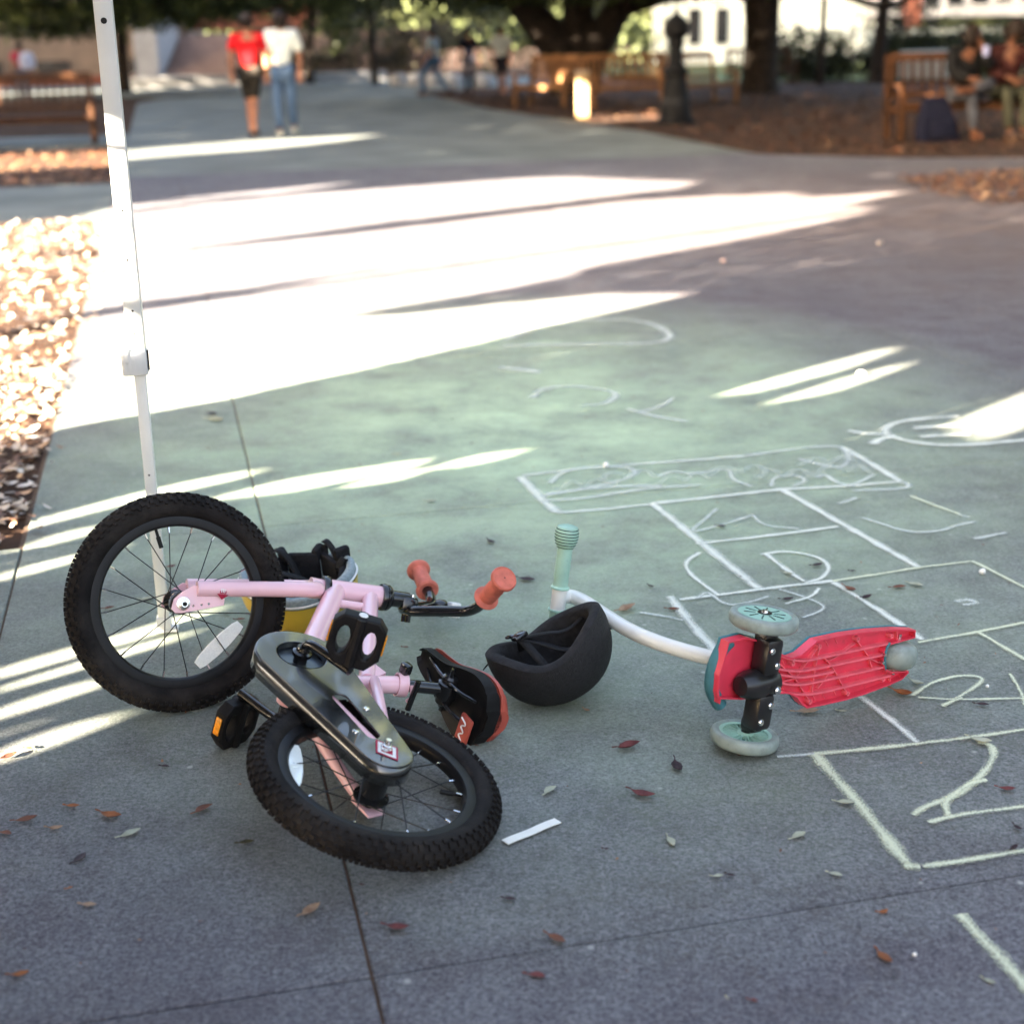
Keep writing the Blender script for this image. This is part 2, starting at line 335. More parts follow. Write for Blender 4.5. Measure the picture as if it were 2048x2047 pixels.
# ================================================================== chalk on the paving
def ribbon(name, pts, width, mt, parent, z=.0032):
    pts = smooth_path(pts, 2) if len(pts) > 2 else [Vector(p) for p in pts]
    q = [pts[0]]
    for a, b in zip(pts, pts[1:]):
        n = max(1, int((b - a).length / .03)); q += [a.lerp(b, (i + 1) / n) for i in range(n)]
    pts = q; V = []; F = []; U = []; d = 0
    for i, p in enumerate(pts):
        t = pts[min(i + 1, len(pts) - 1)] - pts[max(i - 1, 0)]; t.z = 0; t.normalize(); nrm = Vector((-t.y, t.x, 0))
        wv = width * 1.15 * random.uniform(.88, 1.12); o = nrm * random.uniform(-.0006, .0006)
        V += [p + o - nrm * wv, p + o, p + o + nrm * wv]
        if i: F += [(3 * i - 3, 3 * i - 2, 3 * i + 1, 3 * i), (3 * i - 2, 3 * i - 1, 3 * i + 2, 3 * i + 1)]
    me = bpy.data.meshes.new(name); me.from_pydata([(v.x, v.y, z) for v in V], [], F); me.update()
    uv = me.uv_layers.new(name='UVMap')
    for lp in me.loops: uv.data[lp.index].uv = (0, (lp.vertex_index % 3) * .5)
    return link(name, me, mt, parent)
def zA(*p): return [g(1000 + .5424 * x, 600 + .5424 * y) for x, y in p]
def zB(*p): return [g(1280 + .3975 * x, 960 + .3975 * y) for x, y in p]
def zC(*p): return [g(1024 + .53 * x, 1400 + .53 * y) for x, y in p]
zc = [.0030]
def drawing(name, label, strokes):
    t = empty(name, label, 'chalk drawing'); 
    for pts, w_, mt in strokes:
        zc[0] += .00002; ribbon('chalk_line', pts, w_, mt, t, zc[0])
    return t
W, Fm, Y = CHALK_W, CHALK_F, CHALK_Y
drawing('chalk_hopscotch', 'white chalk hopscotch grid drawn across the paving under the scooter', [
    (zA((76, 655), (140, 725), (210, 785)), .022, W), (zA((210, 787), (380, 775), (560, 755)), .013, W), (zA((560, 753), (800, 728), (1040, 700)), .015, W),
    (zA((1040, 700), (1260, 690), (1470, 672)), .013, W), (zA((1475, 672), (1360, 600), (1260, 545)), .017, W), (zA((1260, 545), (1200, 540), (1050, 556), (900, 578)), .014, Fm),
    (zA((900, 578), (700, 594), (480, 610)), .013, W), (zA((480, 610), (250, 630), (80, 650)), .014, Fm), (zA((1470, 674), (1510, 680), (1500, 700), (1300, 705)), .012, Fm),
    (zB((60, 120), (320, 330), (600, 553)), .016, W), (zB((720, 55), (1000, 215), (1400, 442)), .015, W), (zB((280, 325), (600, 290), (1000, 238)), .011, W),
    (zB((200, 605), (400, 582), (600, 555)), .010, W), (zB((600, 555), (800, 530), (970, 512)), .011, W), (zB((970, 512), (1180, 480), (1400, 445)), .009, Y), (zB((1400, 445), (1540, 428), (1670, 412)), .007, Y),
    (zB((1670, 412), (1800, 475), (1940, 548)), .009, Y), (zB((975, 520), (1140, 620), (1330, 745), (1420, 808)), .012, W),
    (zB((1400, 822), (1550, 795), (1700, 770), (1960, 715)), .009, Y), (zB((1705, 772), (1820, 840), (1950, 915)), .010, Y), (zB((150, 590), (240, 710), (385, 870)), .014, W),
    (zB((1110, 1095), (1260, 1210), (1400, 1330)), .011, W), (zB((690, 1398), (880, 1385)), .007, Fm), (zB((880, 1385), (1140, 1360), (1400, 1332)), .010, Y), (zB((1400, 1332), (1640, 1303), (1960, 1258)), .009, Y),
    (zB((880, 1385), (960, 1480), (1060, 1585), (1180, 1730), (1320, 1905), (1365, 1955)), .014, Y), (zC((1480, 630), (1540, 634)), .016, Y), (zC((1550, 632), (1700, 612), (1980, 565)), .009, Y)])
drawing('chalk_number', 'chalk numeral 2 in the nearest hopscotch box', [
    (zB((1700, 1325), (1760, 1335), (1783, 1370), (1775, 1420), (1690, 1520), (1600, 1590), (1430, 1650), (1375, 1692)), .009, Y),
    (zB((1745, 1515), (1650, 1532), (1560, 1600), (1530, 1640), (1555, 1700)), .008, Y), (zB((1450, 1728), (1600, 1690), (1960, 1645)), .008, Y)])
drawing('chalk_number', 'chalk numeral 3 behind the scooter rear wheel', [
    (zB((1370, 1090), (1470, 1020), (1620, 985), (1745, 1000), (1660, 1065), (1520, 1145)), .007, Y), (zB((1400, 1100), (1600, 1112), (1940, 1103)), .006, Y), (zB((1520, 1140), (1620, 1100)), .007, Y),
    (zB((1860, 980), (1920, 1075), (1936, 1140)), .006, Y)])
drawing('chalk_number', 'chalk letter D shape in the far hopscotch box', [
    (zB((610, 380), (730, 360), (900, 390), (958, 440), (920, 500), (830, 522)), .008, W), (zB((630, 375), (740, 460), (825, 515)), .010, W)])
drawing('chalk_scribble', 'chalk loops beside the upper scooter wheel', [
    (zB((300, 370), (220, 420), (260, 490), (395, 585)), .008, W), (zB((290, 600), (340, 560), (430, 640), (550, 622), (645, 590)), .007, Fm),
    (zB((700, 555), (820, 590), (935, 640), (900, 670), (820, 697)), .006, Fm), (zB((900, 550), (870, 592), (730, 628)), .006, W), (zB((0, 672), (120, 690), (220, 712)), .006, Fm)])
drawing('chalk_number', 'faint chalk numeral 7 strokes left of the second box', [
    (zB((385, 150), (320, 210), (240, 272), (400, 235), (570, 180)), .008, Fm), (zB((570, 180), (600, 220), (660, 240), (800, 250)), .008, Fm)])
drawing('chalk_scribble', 'dashed chalk arc right of the hopscotch grid', [
    (zB((1360, 85), (1500, 140), (1615, 180)), .010, Y), (zB((1120, 195), (1230, 230), (1350, 270), (1500, 265), (1590, 235), (1680, 215)), .009, Fm), (zB((1680, 302), (1840, 270)), .012, Fm),
    (zB((1600, 180), (1660, 195)), .008, Fm), (zB((1000, 125), (1090, 95)), .010, Fm), (zB((1590, 620), (1650, 605), (1700, 625), (1620, 635)), .012, Fm)])
drawing('chalk_scribble', 'white chalk scribbles filling the top hopscotch box', [
    (zA((185, 680), (230, 632), (360, 615), (490, 622), (505, 650), (400, 682), (150, 728)), .013, Fm), (zA((150, 745), (320, 735), (500, 702), (740, 685)), .014, Fm),
    (zA((585, 655), (640, 632), (700, 648), (850, 622), (852, 665), (930, 692)), .012, Fm), (zA((1000, 690), (1010, 655), (1090, 648), (1135, 670), (1080, 690)), .010, Fm),
    (zA((1165, 660), (1200, 645), (1240, 680), (1330, 690)), .012, Fm), (zA((1275, 560), (1290, 600), (1250, 625), (1180, 610), (1100, 590)), .016, Fm), (zA((1380, 645), (1330, 675), (1280, 690)), .010, Fm),
    (zA((170, 720), (400, 690), (600, 690)), .016, Fm)] + [
    (zA(*[(x0 + 34 * i + RNG.uniform(-14, 14) + 26 * math.cos(i * 2.2), y0 - 3 * i + 26 * math.sin(i * 2.2) + RNG.uniform(-7, 7)) for i in range(7)]), RNG.uniform(.012, .026), CHALK_G) for x0, y0 in ((190, 695), (350, 662), (560, 672), (760, 640), (930, 655), (1090, 610), (1150, 640))])
drawing('chalk_fish', 'chalk fish outline near the right edge of the paving', [
    (zA((1425, 500), (1418, 470), (1500, 445), (1690, 432)), .021, W), (zA((1430, 502), (1520, 530), (1680, 543), (1960, 518)), .021, W), (zA((1525, 476), (1700, 464)), .021, W),
    (zA((1550, 508), (1730, 498)), .021, W), (zA((1285, 485), (1350, 498), (1425, 498)), .021, W), (zA((1460, 505), (1400, 515), (1375, 535)), .021, W)])
drawing('chalk_scribble', 'faint long chalk oval beyond the hopscotch', [
    (zA((20, 150), (160, 85), (400, 72), (560, 84), (645, 138), (575, 165), (300, 165), (10, 172)), .026, Fm)])
drawing('chalk_scribble', 'faint swirling chalk marks left of the far oval', [
    (zA((120, 365), (150, 330), (260, 318), (420, 340), (430, 360), (390, 388), (300, 392)), .018, Fm), (zA((470, 405), (580, 435), (690, 452)), .016, Fm), (zA((0, 250), (150, 270)), .03, Fm),
    (zA((520, 415), (590, 400), (640, 365)), .012, Fm)])
drawing('chalk_stroke', 'single thick yellow chalk stroke in the bottom right corner', [(zC((1690, 815), (1800, 935), (1965, 1115)), .014, Y)])

# strip of tape and small white bits
tp = MB(); A_, B_ = g(1010, 1688), g(1116, 1644); dv = (B_ - A_); nn = Vector((-dv.y, dv.x, 0)).normalized() * .0085
N_ = 6
V = []
for i in range(N_ + 1):
    p = A_.lerp(B_, i / N_); zz = .0045 + .0006 * math.sin(i * 1.7); V += [p - nn + Vector((0, 0, zz)), p + nn + Vector((0, 0, zz)), p + nn + Vector((0, 0, zz - .0012)), p - nn + Vector((0, 0, zz - .0012))]
F = []
for i in range(N_):
    o = 4 * i; F += [(o, o + 4, o + 5, o + 1), (o + 1, o + 5, o + 6, o + 2), (o + 3, o + 2, o + 6, o + 7), (o, o + 3, o + 7, o + 4)]
F += [(0, 1, 2, 3), (4 * N_ + 3, 4 * N_ + 2, 4 * N_ + 1, 4 * N_)]
tag(tp.add(V, F).build('tape_strip', mat('tape', (.80, .80, .74), .6, var=.04), smooth=False), 'strip of white tape stuck to the paving right of the near wheel', 'tape')
M_CHK = mat('chalk_stick', (.82, .82, .78), .9, var=.05)
def pebble(px, py, r, label, name='chalk_piece', cat='chalk', mt=None):
    c = g(px, py); mb = MB(); k = random.random() * 6
    bm = bmesh.new(); bmesh.ops.create_icosphere(bm, subdivisions=2, radius=r)
    for v in bm.verts:
        f_ = 1 + .18 * math.sin(v.co.x * 3 / r + k) + .14 * math.sin(v.co.y * 4 / r + k * 2); v.co *= f_; v.co.z *= .75
    zmin = min(v.co.z for v in bm.verts); bm.verts.index_update()
    mb.add([v.co + Vector((c.x, c.y, -zmin + .001)) for v in bm.verts], [[v.index for v in f.verts] for f in bm.faces]); bm.free()
    return tag(mb.build(name, mt or M_CHK), label, cat)
pebble(1722, 752, .013, 'white chalk lump in the sun patch right of the grid')
pebble(1213, 934, .009, 'small white chalk lump on the top hopscotch box')
pebble(1964, 1149, .008, 'white chalk crumb at the right edge beside the box corner')
pebble(1829, 1912, .003, 'tiny pale grit by the orange leaf bottom right', 'pebble', 'pebble')
pebble(1974, 1376, .004, 'tiny pale grit inside the numeral 3', 'pebble', 'pebble')
pebble(1760, 490, .016, 'blurred pale pebble far out on the shaded paving', 'pebble', 'pebble', mat('pale_stone', (.5, .42, .36), .8))
pebble(1446, 525, .014, 'blurred reddish pebble beyond the faint oval', 'pebble', 'pebble', mat('red_stone', (.36, .26, .24), .8))

# ================================================================== fallen leaves, each one by itself
LEAFM = {}
def leaf_mat(k):
    if k in LEAFM: return LEAFM[k]
    c, c2 = {'brown': ((.20, .085, .05), (.11, .045, .03)), 'red': ((.17, .05, .045), (.085, .03, .03)), 'dark': ((.055, .032, .035), (.03, .02, .022)), 'orange': ((.30, .11, .04), (.17, .06, .025)),
             'pale': ((.40, .41, .31), (.27, .28, .20)), 'tan': ((.36, .25, .16), (.22, .12, .07)), 'green': ((.085, .08, .03), (.05, .04, .02))}[k]
    LEAFM[k] = mat('leaf_' + k, c, .55, col2=c2, scale=60, bump=.25, bscale=300); return LEAFM[k]
def leaf(px, py, Lpx, ang, kind, curl, label, wide=.42, lift=0.):
    """ang: direction of the long axis in the picture, degrees; Lpx: length in photograph pixels"""
    c = g(px, py); a = math.radians(ang)
    p1 = g(px + Lpx / 2 * math.cos(a), py + Lpx / 2 * math.sin(a)); p0 = g(px - Lpx / 2 * math.cos(a), py - Lpx / 2 * math.sin(a))
    L = min((p1 - p0).length * .88, .066); t = (p1 - p0).normalized(); s_ = Vector((-t.y, t.x, 0)); W_ = L * wide
    prof = [0, .28, .72, .95, 1.0, .82, .5, .0]; n = len(prof) - 1; V = []; F = []; tw = random.uniform(-.35, .35); sd_ = random.uniform(-.12, .12)
    for i, w_ in enumerate(prof):
        u = i / n - .5; zc_ = curl * L * (2 * u) ** 2 * .38 + .0035 + lift
        for j in (-1, -.5, 0, .5, 1):
            hz = abs(j) ** 1.5 * w_ * W_ * (.14 + abs(curl) * .45) + tw * u * j * w_ * W_ * .5
            wob = 1 + .10 * math.sin(i * 2.3 + j * 3 + px)
            V.append(c + t * (u * L) + s_ * (j * w_ * W_ / 2 * wob + sd_ * L * (1 - (2 * u) ** 2)) + Vector((0, 0, max(.0042, zc_ + hz))))
    for i in range(n):
        for j in range(4): F.append((5 * i + j, 5 * i + j + 1, 5 * i + j + 6, 5 * i + j + 5))
    st = [V[2] - t * .0, V[2] - t * L * .12 + s_ * .001, V[2] - t * L * .2 + Vector((0, 0, .001))]
    mb = MB().add(V, F); mb.tube(st, .0006, 5)
    ob = mb.build('fallen_leaf', leaf_mat(kind), angle=60)
    sm = ob.modifiers.new('thickness', 'SOLIDIFY'); sm.thickness = .0006; sm.offset = 1
    return tag(ob, label, 'leaf', 'fallen leaves on the paving')
LEAVES = [
 (1576, 1149, 26, 10, 'pale', .2, 'pale curled leaf inside the chalk letter D'), (1634, 1133, 26, -10, 'dark', .3, 'dark leaf at the curve of the chalk letter D'),
 (1705, 1144, 16, 0, 'dark', .2, 'small dark leaf right of the chalk letter D'), (1699, 1182, 30, 20, 'brown', .5, 'narrow brown leaf on the box corner right of the letter D'),
 (1733, 1199, 24, -15, 'dark', .6, 'crumpled purple-dark leaf on the chalk line above the scooter deck'), (1797, 1177, 34, -5, 'brown', .2, 'brown leaf above the scooter rear wheel'),
 (1831, 1172, 36, 12, 'pale', .2, 'pale flat leaf above and right of the scooter deck'), (1346, 1221, 30, 0, 'brown', .3, 'brown leaf at the foot of the chalk line by the white tube'),
 (1574, 1200, 30, -5, 'dark', .2, 'thin dark leaf right of the upper scooter wheel'), (1442, 1055, 22, 8, 'dark', .2, 'dark leaf between the faint chalk strokes'),
 (1803, 1393, 48, 12, 'orange', .7, 'curled orange-brown leaf below the scooter rear wheel'), (1833, 1369, 34, 18, 'pale', .5, 'pale curled leaf touching the start of the numeral 3'),
 (1964, 1411, 32, 4, 'dark', .15, 'thin dark leaf under the numeral 3'), (1960, 1485, 54, 12, 'pale', .4, 'large pale leaf on the top of the numeral 2'),
 (1356, 1537, 30, 60, 'dark', .4, 'dark leaf standing on edge right of the black helmet'), (1286, 1591, 58, 12, 'red', .35, 'long dark red leaf in the middle of the bare paving'),
 (1690, 1610, 44, 5, 'pale', .35, 'pale leaf lying across the long chalk line'), (1597, 1674, 36, -25, 'pale', .1, 'pale leaf left of the chalk corner'),
 (1341, 1685, 26, 55, 'pale', .1, 'small pale leaf under the dark red one'), (1684, 1424, 22, 3, 'pale', .1, 'tiny pale leaf below the scooter deck edge'),
 (1615, 1424, 58, -4, 'tan', .1, 'round tan leaf half under the scooter deck'), (2013, 1580, 40, 4, 'red', .3, 'reddish leaf in the numeral 2 box at right'),
 (2035, 1658, 22, 30, 'dark', .4, 'dark leaf at the right edge above the chalk line'), (2028, 1700, 18, -40, 'dark', .5, 'small dark leaf on the bottom line of the grid at right'),
 (1302, 1174, 14, 20, 'dark', .2, 'tiny dark leaf right of the scooter tube'), (1257, 1500, 54, -14, 'red', .55, 'folded red-brown leaf right of the near wheel'),
 (1101, 1585, 32, -35, 'pale', .2, 'pale leaf above the white tape'), (1435, 1754, 26, -5, 'pale', .1, 'pale leaf with a dark neighbour on the lower paving'),
 (1462, 1752, 22, 10, 'dark', .1, 'dark leaf beside a pale one on the lower paving'), (1671, 1751, 34, 12, 'pale', .1, 'blurred pale leaf left of the grid corner'),
 (1112, 1882, 46, 25, 'brown', .3, 'reddish leaf lying on the cross joint'), (1765, 1827, 24, -15, 'orange', .5, 'orange-brown leaf just below the joint at right'),
 (1769, 1918, 44, 38, 'orange', .3, 'orange leaf left of the thick yellow stroke'), (1072, 1955, 44, 8, 'red', .2, 'reddish leaf low in the middle near the joint'),
 (1506, 2004, 22, 10, 'red', .2, 'small reddish leaf at the bottom edge'), (1978, 1965, 32, 20, 'pale', .2, 'pale leaf under the thick yellow stroke'),
 (1455, 1999, 8, 30, 'pale', .1, 'tiny pale leaf at the bottom edge'), (53, 1642, 54, -12, 'brown', .3, 'brown leaf near the left edge of the paving'),
 (146, 1615, 32, 0, 'orange', .3, 'small orange leaf in the row at the lower left'), (10, 1671, 30, 10, 'brown', .3, 'brown leaf cut by the left edge'),
 (111, 1658, 36, -4, 'tan', .3, 'thin tan leaf in the row at the lower left'), (222, 1633, 50, 10, 'orange', .3, 'broad orange-brown leaf in the row at the lower left'),
 (261, 1669, 52, -22, 'pale', .15, 'pale green leaf at the right end of the row at the lower left'), (408, 1623, 46, -26, 'brown', .3, 'brown leaf between the row and the near wheel'),
 (493, 1689, 38, -8, 'green', .3, 'dark olive leaf beside the near wheel'), (158, 1718, 38, -38, 'dark', .05, 'dark flat leaf below the row at the lower left'),
 (178, 1811, 36, 2, 'tan', .1, 'pale tan leaf in the lower left paving'), (622, 1826, 52, -32, 'tan', .4, 'two-toned tan leaf left of the long joint'),
 (795, 1857, 54, 4, 'red', .3, 'reddish leaf right of the long joint'), (40, 1951, 46, -10, 'orange', .3, 'orange leaf in the bottom left corner'),
 (330, 1536, 20, 5, 'dark', .3, 'tiny dark leaf left of the amber pedal'), (139, 1779, 16, -20, 'orange', .3, 'tiny orange leaf in the lower left paving'),
 (16, 1516, 46, -20, 'brown', .3, 'brown leaf in the light streak at the left edge'), (58, 1500, 20, 5, 'brown', .3, 'small brown leaf in the lowest light streak'),
 (430, 842, 44, 2, 'pale', .35, 'large pale leaf left of the far joint'), (424, 830, 24, 10, 'dark', .3, 'dark leaf behind the large pale one'),
 (862, 1004, 26, 3, 'pale', .2, 'pale leaf beyond the bicycle'), (983, 1085, 18, 25, 'dark', .2, 'dark speck of leaf above the near grip'),
 (1053, 1160, 40, 8, 'dark', .15, 'thin curved dark twig-like leaf right of the near grip'), (342, 1136, 24, -8, 'red', .4, 'red-brown leaf seen through the spokes near the pole'),
 (296, 1200, 36, -6, 'pale', .2, 'pale leaf seen through the spokes left of the hub'), (218, 1219, 26, -10, 'brown', .3, 'brown leaf seen through the spokes near the rim'),
 (452, 1229, 24, 0, 'pale', .2, 'pale leaf seen through the spokes above the reflector'), (481, 1242, 24, -3, 'brown', .3, 'brown leaf by the reflector inside the rim'),
 (811, 1297, 14, 0, 'brown', .3, 'tiny brown leaf right of the pink frame'), (1173, 1423, 15, 20, 'tan', .4, 'small round tan leaf in the shade of the black helmet'),
 (1253, 1222, 42, -22, 'tan', .4, 'rolled tan leaf beside the scooter tube'), (795, 910, 18, 5, 'pale', .2, 'small pale leaf between the far light streaks'),
 (1212, 1700, 14, 0, 'dark', .2, 'tiny dark leaf below the white tape'), (1020, 1800, 30, 6, 'dark', .05, 'faint dark leaf stain below the tape')]
for L_ in LEAVES: leaf(*L_)

# ================================================================== unseen trees added left of the paving, crowns cut to place the light streaks
def z1(*p): return [(x * .53, 220 + y * .53) for x, y in p]
def z2(*p): return [(1024 + x * .53, 220 + y * .53) for x, y in p]
def z3(*p): return [(x * .3935, 900 + y * .3935) for x, y in p]
LIT = [
 z1((-900, 520), (0, 432), (430, 397), (900, 342), (1290, 302), (1932, 260)) + z2((200, 254), (440, 264), (690, 270), (600, 303), (430, 345), (780, 324), (880, 324), (1050, 312), (1110, 332), (1490, 307), (1230, 365), (1400, 372), (1100, 438), (850, 488), (500, 553), (300, 588), (150, 638), (0, 666))
 + z1((1932, 672), (1500, 738), (1250, 786), (1500, 775), (1932, 727)) + z2((0, 732), (300, 697), (680, 692), (500, 733), (0, 843)) + z1((1800, 878), (1600, 923), (1000, 1053), (880, 1083), (570, 1138), (190, 1203), (0, 1262), (-900, 1480)),
 z1((300, 172), (470, 154), (950, 114), (1430, 92), (1250, 118), (950, 148), (480, 183), (300, 200)), z1((300, 398), (500, 352), (900, 312), (1340, 272), (1000, 322), (500, 374), (300, 410)),
 z1((-300, 175), (60, 158), (430, 150), (430, 168), (0, 182), (-300, 200)), z1((-300, 215), (0, 186), (430, 176), (430, 200), (0, 215), (-300, 240)),
 z2((805, 1068), (1000, 1010), (1400, 900), (1440, 906), (1250, 976), (900, 1067)), z2((965, 1106), (1250, 1014), (1470, 956), (1490, 963), (1200, 1064)),
 z2((1670, 1178), (1932, 1070), (2200, 960), (2200, 1075), (1932, 1190), (1820, 1237), (1700, 1202)),
 z3((-100, 430), (130, 368), (700, 217), (1000, 150), (1270, 105), (1270, 125), (1000, 190), (740, 242), (150, 393), (-100, 460)),
 [(405, 1000), (560, 962), (830, 922), (830, 932), (600, 978)], [(690, 972), (770, 950), (850, 937), (800, 958)], [(860, 936), (950, 912), (1045, 902), (960, 925)],
 z3((-100, 545), (120, 493), (330, 415), (460, 388), (495, 402), (440, 427), (250, 477), (120, 508), (-100, 562)), z3((-100, 610), (100, 558), (430, 468), (430, 476), (100, 570), (-100, 620)),
 z3((-100, 675), (110, 600), (400, 528), (560, 495), (560, 510), (410, 552), (120, 632), (-100, 700)),
 z3((-100, 1150), (200, 1050), (550, 958), (800, 880), (1050, 810), (1060, 832), (860, 892), (800, 932), (400, 1042), (-100, 1185)),
 z3((-100, 1240), (400, 1080), (620, 1013), (900, 938), (930, 948), (620, 1047), (-100, 1255)), z3((-100, 1355), (300, 1213), (480, 1150), (530, 1190), (250, 1282), (-100, 1395)), z3((690, 1082), (830, 1045), (800, 1075), (750, 1110)),
 z3((-100, 1480), (350, 1318), (600, 1243), (620, 1257), (300, 1362), (-100, 1492)), z3((-100, 1570), (250, 1428), (500, 1362), (560, 1378), (300, 1482), (-100, 1635)), z3((-100, 1735), (180, 1618), (310, 1578), (200, 1642), (-100, 1760)),
 [(1200, 236), (1345, 228), (1345, 238), (1200, 246)]]
DARK = [
 z1((-900, 905), (0, 815), (330, 755), (530, 720), (900, 675), (1300, 614), (1932, 538), (1300, 628), (900, 697), (530, 745), (330, 773), (290, 798), (0, 862), (-900, 980)),
 z1((600, 533), (1130, 466), (1400, 428), (1932, 368)) + z2((560, 300), (1000, 288), (780, 322), (430, 345), (0, 396)) + z1((1300, 472), (600, 541)),
 [(40, 505), (150, 498), (230, 500), (150, 520)]]
def to_uv(poly):
    P = np.array([tuple(g(*p))[:2] for p in poly]); return np.stack([P @ N2, P @ S2], 1)
LITU = [to_uv(p) for p in LIT]; DARKU = [to_uv(p) for p in DARK]
# lit heights on things that stand up: (u0,u1,z0,z1,v) -> the same opening, followed on to the ground behind them
def upright(px, py0, py1, y, wpx=30):
    a, b = at_depth(px - wpx, py0, y), at_depth(px + wpx, py1, y); u = [np.dot(N2, (a.x, a.y)), np.dot(N2, (b.x, b.y))]; v = np.dot(S2, (a.x, a.y))
    return np.array([(u[0], v + b.z / TANE), (u[1], v + b.z / TANE), (u[1], v + a.z / TANE), (u[0], v + a.z / TANE)])
LITU += [upright(1165, 152, 236, 25.9, 10), upright(1793, 155, 190, 17.93, 7), upright(1050, 120, 170, 30, 8), upright(585, 128, 162, 22.1, 11), upright(245, 138, 712, 2.896, 18), upright(32, 175, 215, 21.6, 14), upright(8, 175, 205, 21.6, 7)]
TREE_D = 5.0; KH = TANE / .194
def lit_mask(u, v):
    P = np.stack([u, v], 1); k = np.zeros(len(P), bool)
    for q in LITU:
        lo, hi = q.min(0), q.max(0); c = (P[:, 0] >= lo[0]) & (P[:, 0] <= hi[0]) & (P[:, 1] >= lo[1]) & (P[:, 1] <= hi[1])
        if c.any(): idx = np.where(c)[0]; k[idx] |= inpoly(P[idx], q)
    if k.any():
        idx = np.where(k)[0]
        for q in DARKU: d = inpoly(P[idx], q); k[idx[d]] = False
    return k
def leaf_cloud(u0, u1, h0, h1, n, size, dep, excl=False):
    u = RNG.uniform(u0, u1, n); h = RNG.uniform(h0, h1, n); d = RNG.uniform(-dep, dep, n) - TREE_D
    s_ = size * RNG.uniform(.7, 1.3, n)
    a = RNG.normal(size=(n, 3)); a /= np.linalg.norm(a, axis=1)[:, None]; b = RNG.normal(size=(n, 3)); b -= a * (a * b).sum(1)[:, None]; b /= np.linalg.norm(b, axis=1)[:, None]
    c = np.stack([u * N2[0] + d * S2[0], u * N2[1] + d * S2[1], h], 1)
    def bad(s_):
        k = np.zeros(n, bool)
        for ka, kb in ((0, 0), (1, 0), (-1, 0), (0, .55), (0, -.55), (.5, .4), (-.5, -.4), (.5, -.4), (-.5, .4)):
            p = c + a * (ka * s_ * .5)[:, None] + b * (kb * s_ * .5)[:, None]
            v = p[:, :2] @ S2 + p[:, 2] / TANE; k |= lit_mask(p[:, :2] @ N2, v)
        return k
    if excl:
        far = np.ones(n, bool)
        for q_ in LITU:
            lo_, hi_ = q_.min(0), q_.max(0); pu = c[:, :2] @ N2; pvv = c[:, :2] @ S2 + c[:, 2] / TANE
            far &= ~((pu > lo_[0] - .16) & (pu < hi_[0] + .16) & (pvv > lo_[1] - .42) & (pvv < hi_[1] + .42))
        u, h, d, s_, a, b, c = (q_[far] for q_ in (u, h, d, s_, a, b, c)); n = len(u)
    k = bad(s_)
    for _ in range(2):
        s_ = np.where(k, s_ * .45, s_); k = bad(s_)
    ok = (~k) & (c[:, 2] > .05)
    c, a, b, s_ = c[ok], a[ok], b[ok], s_[ok]
    quad = np.stack([c - a * (s_ * .5)[:, None], c + b * (s_ * .3)[:, None], c + a * (s_ * .5)[:, None], c - b * (s_ * .3)[:, None]], 1)
    return quad, u[ok]
M_FOL = mat('foliage', (.075, .095, .03), .55, var=.4, scale=1.5); M_BARK = mat('bark', (.036, .027, .021), .9, var=.4, scale=12, bump=.8, bscale=40)
def quads_mesh(name, q):
    n = len(q); me = bpy.data.meshes.new(name); me.vertices.add(4 * n); me.vertices.foreach_set('co', q.reshape(-1).astype(np.float32))
    me.loops.add(4 * n); me.loops.foreach_set('vertex_index', np.arange(4 * n, dtype=np.int32)); me.polygons.add(n)
    me.polygons.foreach_set('loop_start', np.arange(0, 4 * n, 4, dtype=np.int32)); me.polygons.foreach_set('loop_total', np.full(n, 4, np.int32)); me.update(); me.validate(); return me
Q, UU = [], []
def cloud(*a):
    q, u = leaf_cloud(*a); Q.append(q); UU.append(u)
cloud(-4, 14, .5, 6.6 * KH, 86000, .26, .55, True); cloud(-1, 3, 1.2, 3.6, 16000, .2, .5, True); cloud(-1, 5, 1.2, 4.6, 60000, .10, .5); cloud(14, 46, .8, 9.5 * KH, 100000, .36, .7, True)
cloud(14, 46, 9 * KH, 17 * KH, 40000, .5, .7); cloud(46, 49, .8, 18, 7000, .5, .7); cloud(49.2, 80, 13.5, 34, 40000, .7, .7); cloud(52.6, 80, .8, 14, 40000, .6, .7)
for q in LITU:       # finer sprays round the gaps, so that their edges stay crisp
    lo, hi = q.min(0), q.max(0); h0, h1 = (lo[1] + TREE_D) * TANE - .15, (hi[1] + TREE_D) * TANE + .15
    ar = (hi[0] - lo[0] + .5) * (h1 - h0); big = lo[0] > 12
    cloud(lo[0] - .25, hi[0] + .25, h0, h1, int(min(120000, ar * (1500 if big else 11000))), .15 if big else .060, .25)
    if lo[0] < 4.3 and hi[0] - lo[0] < .9 and not big: cloud(lo[0] - .05, hi[0] + .05, h0 + .1, h1 - .1, int(min(60000, (hi[0] - lo[0] + .1) * (h1 - h0 - .2) * 34000)), .026, .2)
    if hi[0] - lo[0] < .035: cloud(lo[0] - .06, hi[0] + .06, h0, h1, 26000, .016, .12)
Q = np.concatenate(Q); UU = np.concatenate(UU)
edges = [-4, 1.2, 4.4, 9.5, 15, 22, 29, 37, 50, 82]
TL = ['unseen tree behind the camera on the left, added to cast shade', 'unseen tree left of the canopy tent, crown cut for light streaks', 'unseen tree left of the bed of sunlit leaves, crown cut for light streaks', 'unseen tree by the start of the side path, added to cast shade', 'unseen tree beyond the side path on the left, added to cast shade',
      'unseen tree behind the left bench, added to cast shade', 'unseen tree towards the building on the left, added to cast shade', 'farthest unseen tree of the row on the left, added to cast shade', 'unseen tree added to shade the stair building']
